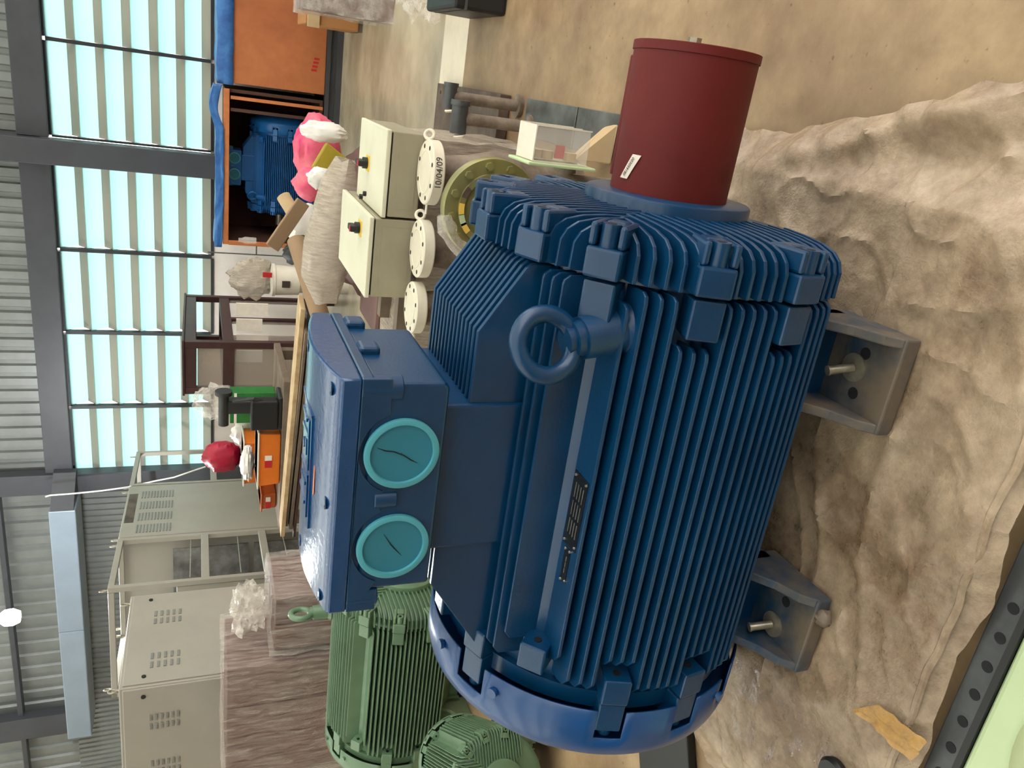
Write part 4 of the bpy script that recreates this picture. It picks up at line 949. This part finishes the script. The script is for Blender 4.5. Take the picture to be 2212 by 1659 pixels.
MB().cyl((-.02, -.0615, .22), (-.02, -.064, .22), .04, n=16).build('yellow_roundel', 'yellow', gk)
MB().box(-.16, .10, -.062, -.06, .29, .31).build('white_band', 'paper', gk)
tag(blob(at(465, 868, y=5.12), (.16, .08, .17), 41, .5, 2.4).build('clear_bag', 'film_clear', None, smooth=True), 'crumpled clear bag with yellow contents beside the showcase', 'bag')
tag(blob(Vector((at(518, 938, y=4.7).x, 4.72, zt + .165)), (.13, .07, .16), 43, .3, 2.4).build('white_bag', 'white_p', None, smooth=True), 'white plastic bag behind the black bench tool', 'bag')

# ------------------------------------------------------------------ by the white wall: bottle on a wire stand, pail, foil bag
ws = at(640, 555, y=6.3)
wst = empty('wire_stand', (ws.x, 6.3, 0.004), 'thin wire stand carrying a clear bottle in front of the white wall', 'stand')
ztop = at(450, 555, y=6.3).z
MB().cyl((0, 0, 0), (0, 0, ztop), .006, n=8).cyl((0, 0, 0), (0, 0, .02), .12, n=20).build('upright', 'channel', wst)
arm = at(548, 520, y=6.3); MB().cyl((0, 0, arm.z - .03), (arm.x - ws.x - .05, 0, arm.z - .03), .006, n=8).build('arm', 'channel', wst)
bt = MB().lathe([(0, .03), (.10, .034), (.13, .02), (.16, .02)], n=20).build('bottle', 'clear', None, smooth=True); bt.location = (arm.x, 6.3, arm.z - .023)
tag(bt, 'clear glass bottle on the wire stand by the open crate', 'bottle')
pp_ = at(600, 605, y=5.9)
pa = empty('pail', (pp_.x, 5.9, .004), 'off-white pail on a stool beside the showcase', 'pail')
MB().lathe([(.0, .11), (pp_.z - .2, .11), (pp_.z - .19, .13), (pp_.z + .02, .14), (pp_.z + .025, .15), (pp_.z + .05, .15)], n=28).build('pail_body', 'ivory', pa, smooth=True)
MB().box(-.03, .03, -.148, -.13, pp_.z - .1, pp_.z - .03).build('pail_label', 'ink', pa)
MB().box(.06, .1, -.15, -.12, pp_.z + .06, pp_.z + .14).build('red_grip', 'red_p', pa)
tag(blob(at(545, 600, y=6.2), (.2, .10, .2), 51, .4, 2.0, 30, 20).build('foil_bag', 'film_dense', None, smooth=True), 'silvery grey plastic bag behind the off-white pail', 'bag')

# ------------------------------------------------------------------ right edge of the hall
cb_ = at(765, 68, y=5.9)
cx = empty('cardboard_box', (cb_.x + .5, 6.25, 0.004), 'brown cardboard box in front of the closed plywood crate', 'carton')
hb = at(660, 30, y=5.9).z
MB().box(-.5, .5, -.35, .2, cb_.z * .5, hb).build('carton_body', 'cardboard', cx, bevel=.01)
MB().box(-.5, .5, -.32, .17, 0, cb_.z * .5).build('timber_block', 'wood_g', cx)
MB().box(-.52, .5, -.37, -.352, hb - .12, hb - .02).build('torn_flap', 'kraft', cx, bevel=.004)
w1 = at(800, 40, z=.15)
wrapped('wrapped_bale', 'brown bale in white film at the right edge, beyond the pale floor edge', w1.x - .0, w1.x + .9, w1.y - .1, w1.y + .5, 0, .62, 61, planks=3, film='film_clear')
w2 = at(940, 30, z=.1)
tag(blob((w2.x + .18, w2.y + .1, .16), (.22, .2, .16), 63, .6, 2.2, 30, 18, -.15).build('film_heap', 'film_clear', None, smooth=True), 'heap of crumpled clear film on the floor at the right edge', 'plastic film')
w3 = at(1100, 36, z=0)
bx_ = empty('black_case', (w3.x + .28, w3.y + .3, 0), 'black case standing on the floor at the right edge', 'case')
MB().box(-.28, .3, -.25, .25, 0, .25).build('case_body', 'black', bx_, bevel=.015)
MB().box(-.28, .3, -.26, .26, .19, .20).build('case_seam', 'channel', bx_)

# ------------------------------------------------------------------ hanging lamp and loose cable
M['lamp'] = emit('lamp_glow', (245, 250, 255), 40)
lp = at(10, 1335, y=5.2)
lm = empty('hanging_lamp', lp, 'lit white lamp hanging under the roof above the grey cabinets', 'lamp')
MB().lathe([(-.12, .012), (-.115, .05), (-.06, .075), (0, .07), (.04, .04), (.06, .03)], n=24).build('bulb', 'lamp', lm, smooth=True)
MB().cyl((0, 0, .06), (0, 0, .14), .032, n=16).build('socket', 'ivory', lm, smooth=True)
MB().cyl((0, 0, .14), (0, 0, 6.2 - lp.z), .004, n=6).build('flex', 'black', lm)
ll_ = bpy.data.lights.new('lamp_light', 'POINT'); ll_.energy = 160; ll_.shadow_soft_size = .09; ll_.color = (.95, .98, 1)
lo_ = bpy.data.objects.new('lamp_light', ll_); COL.objects.link(lo_); lo_.location = (0, 0, -.22); lo_.parent = lm
cbp = [at(*p, y=7.4) for p in ((98, 1073), (108, 1070), (160, 1066), (220, 1060), (278, 1052), (330, 1040), (376, 1031), (420, 1016), (444, 1008))]
tag(MB().tube(cbp, .009, 8).build('loose_cable', 'white_p', None, smooth=True), 'loose white cable hanging across the corner column', 'cable')
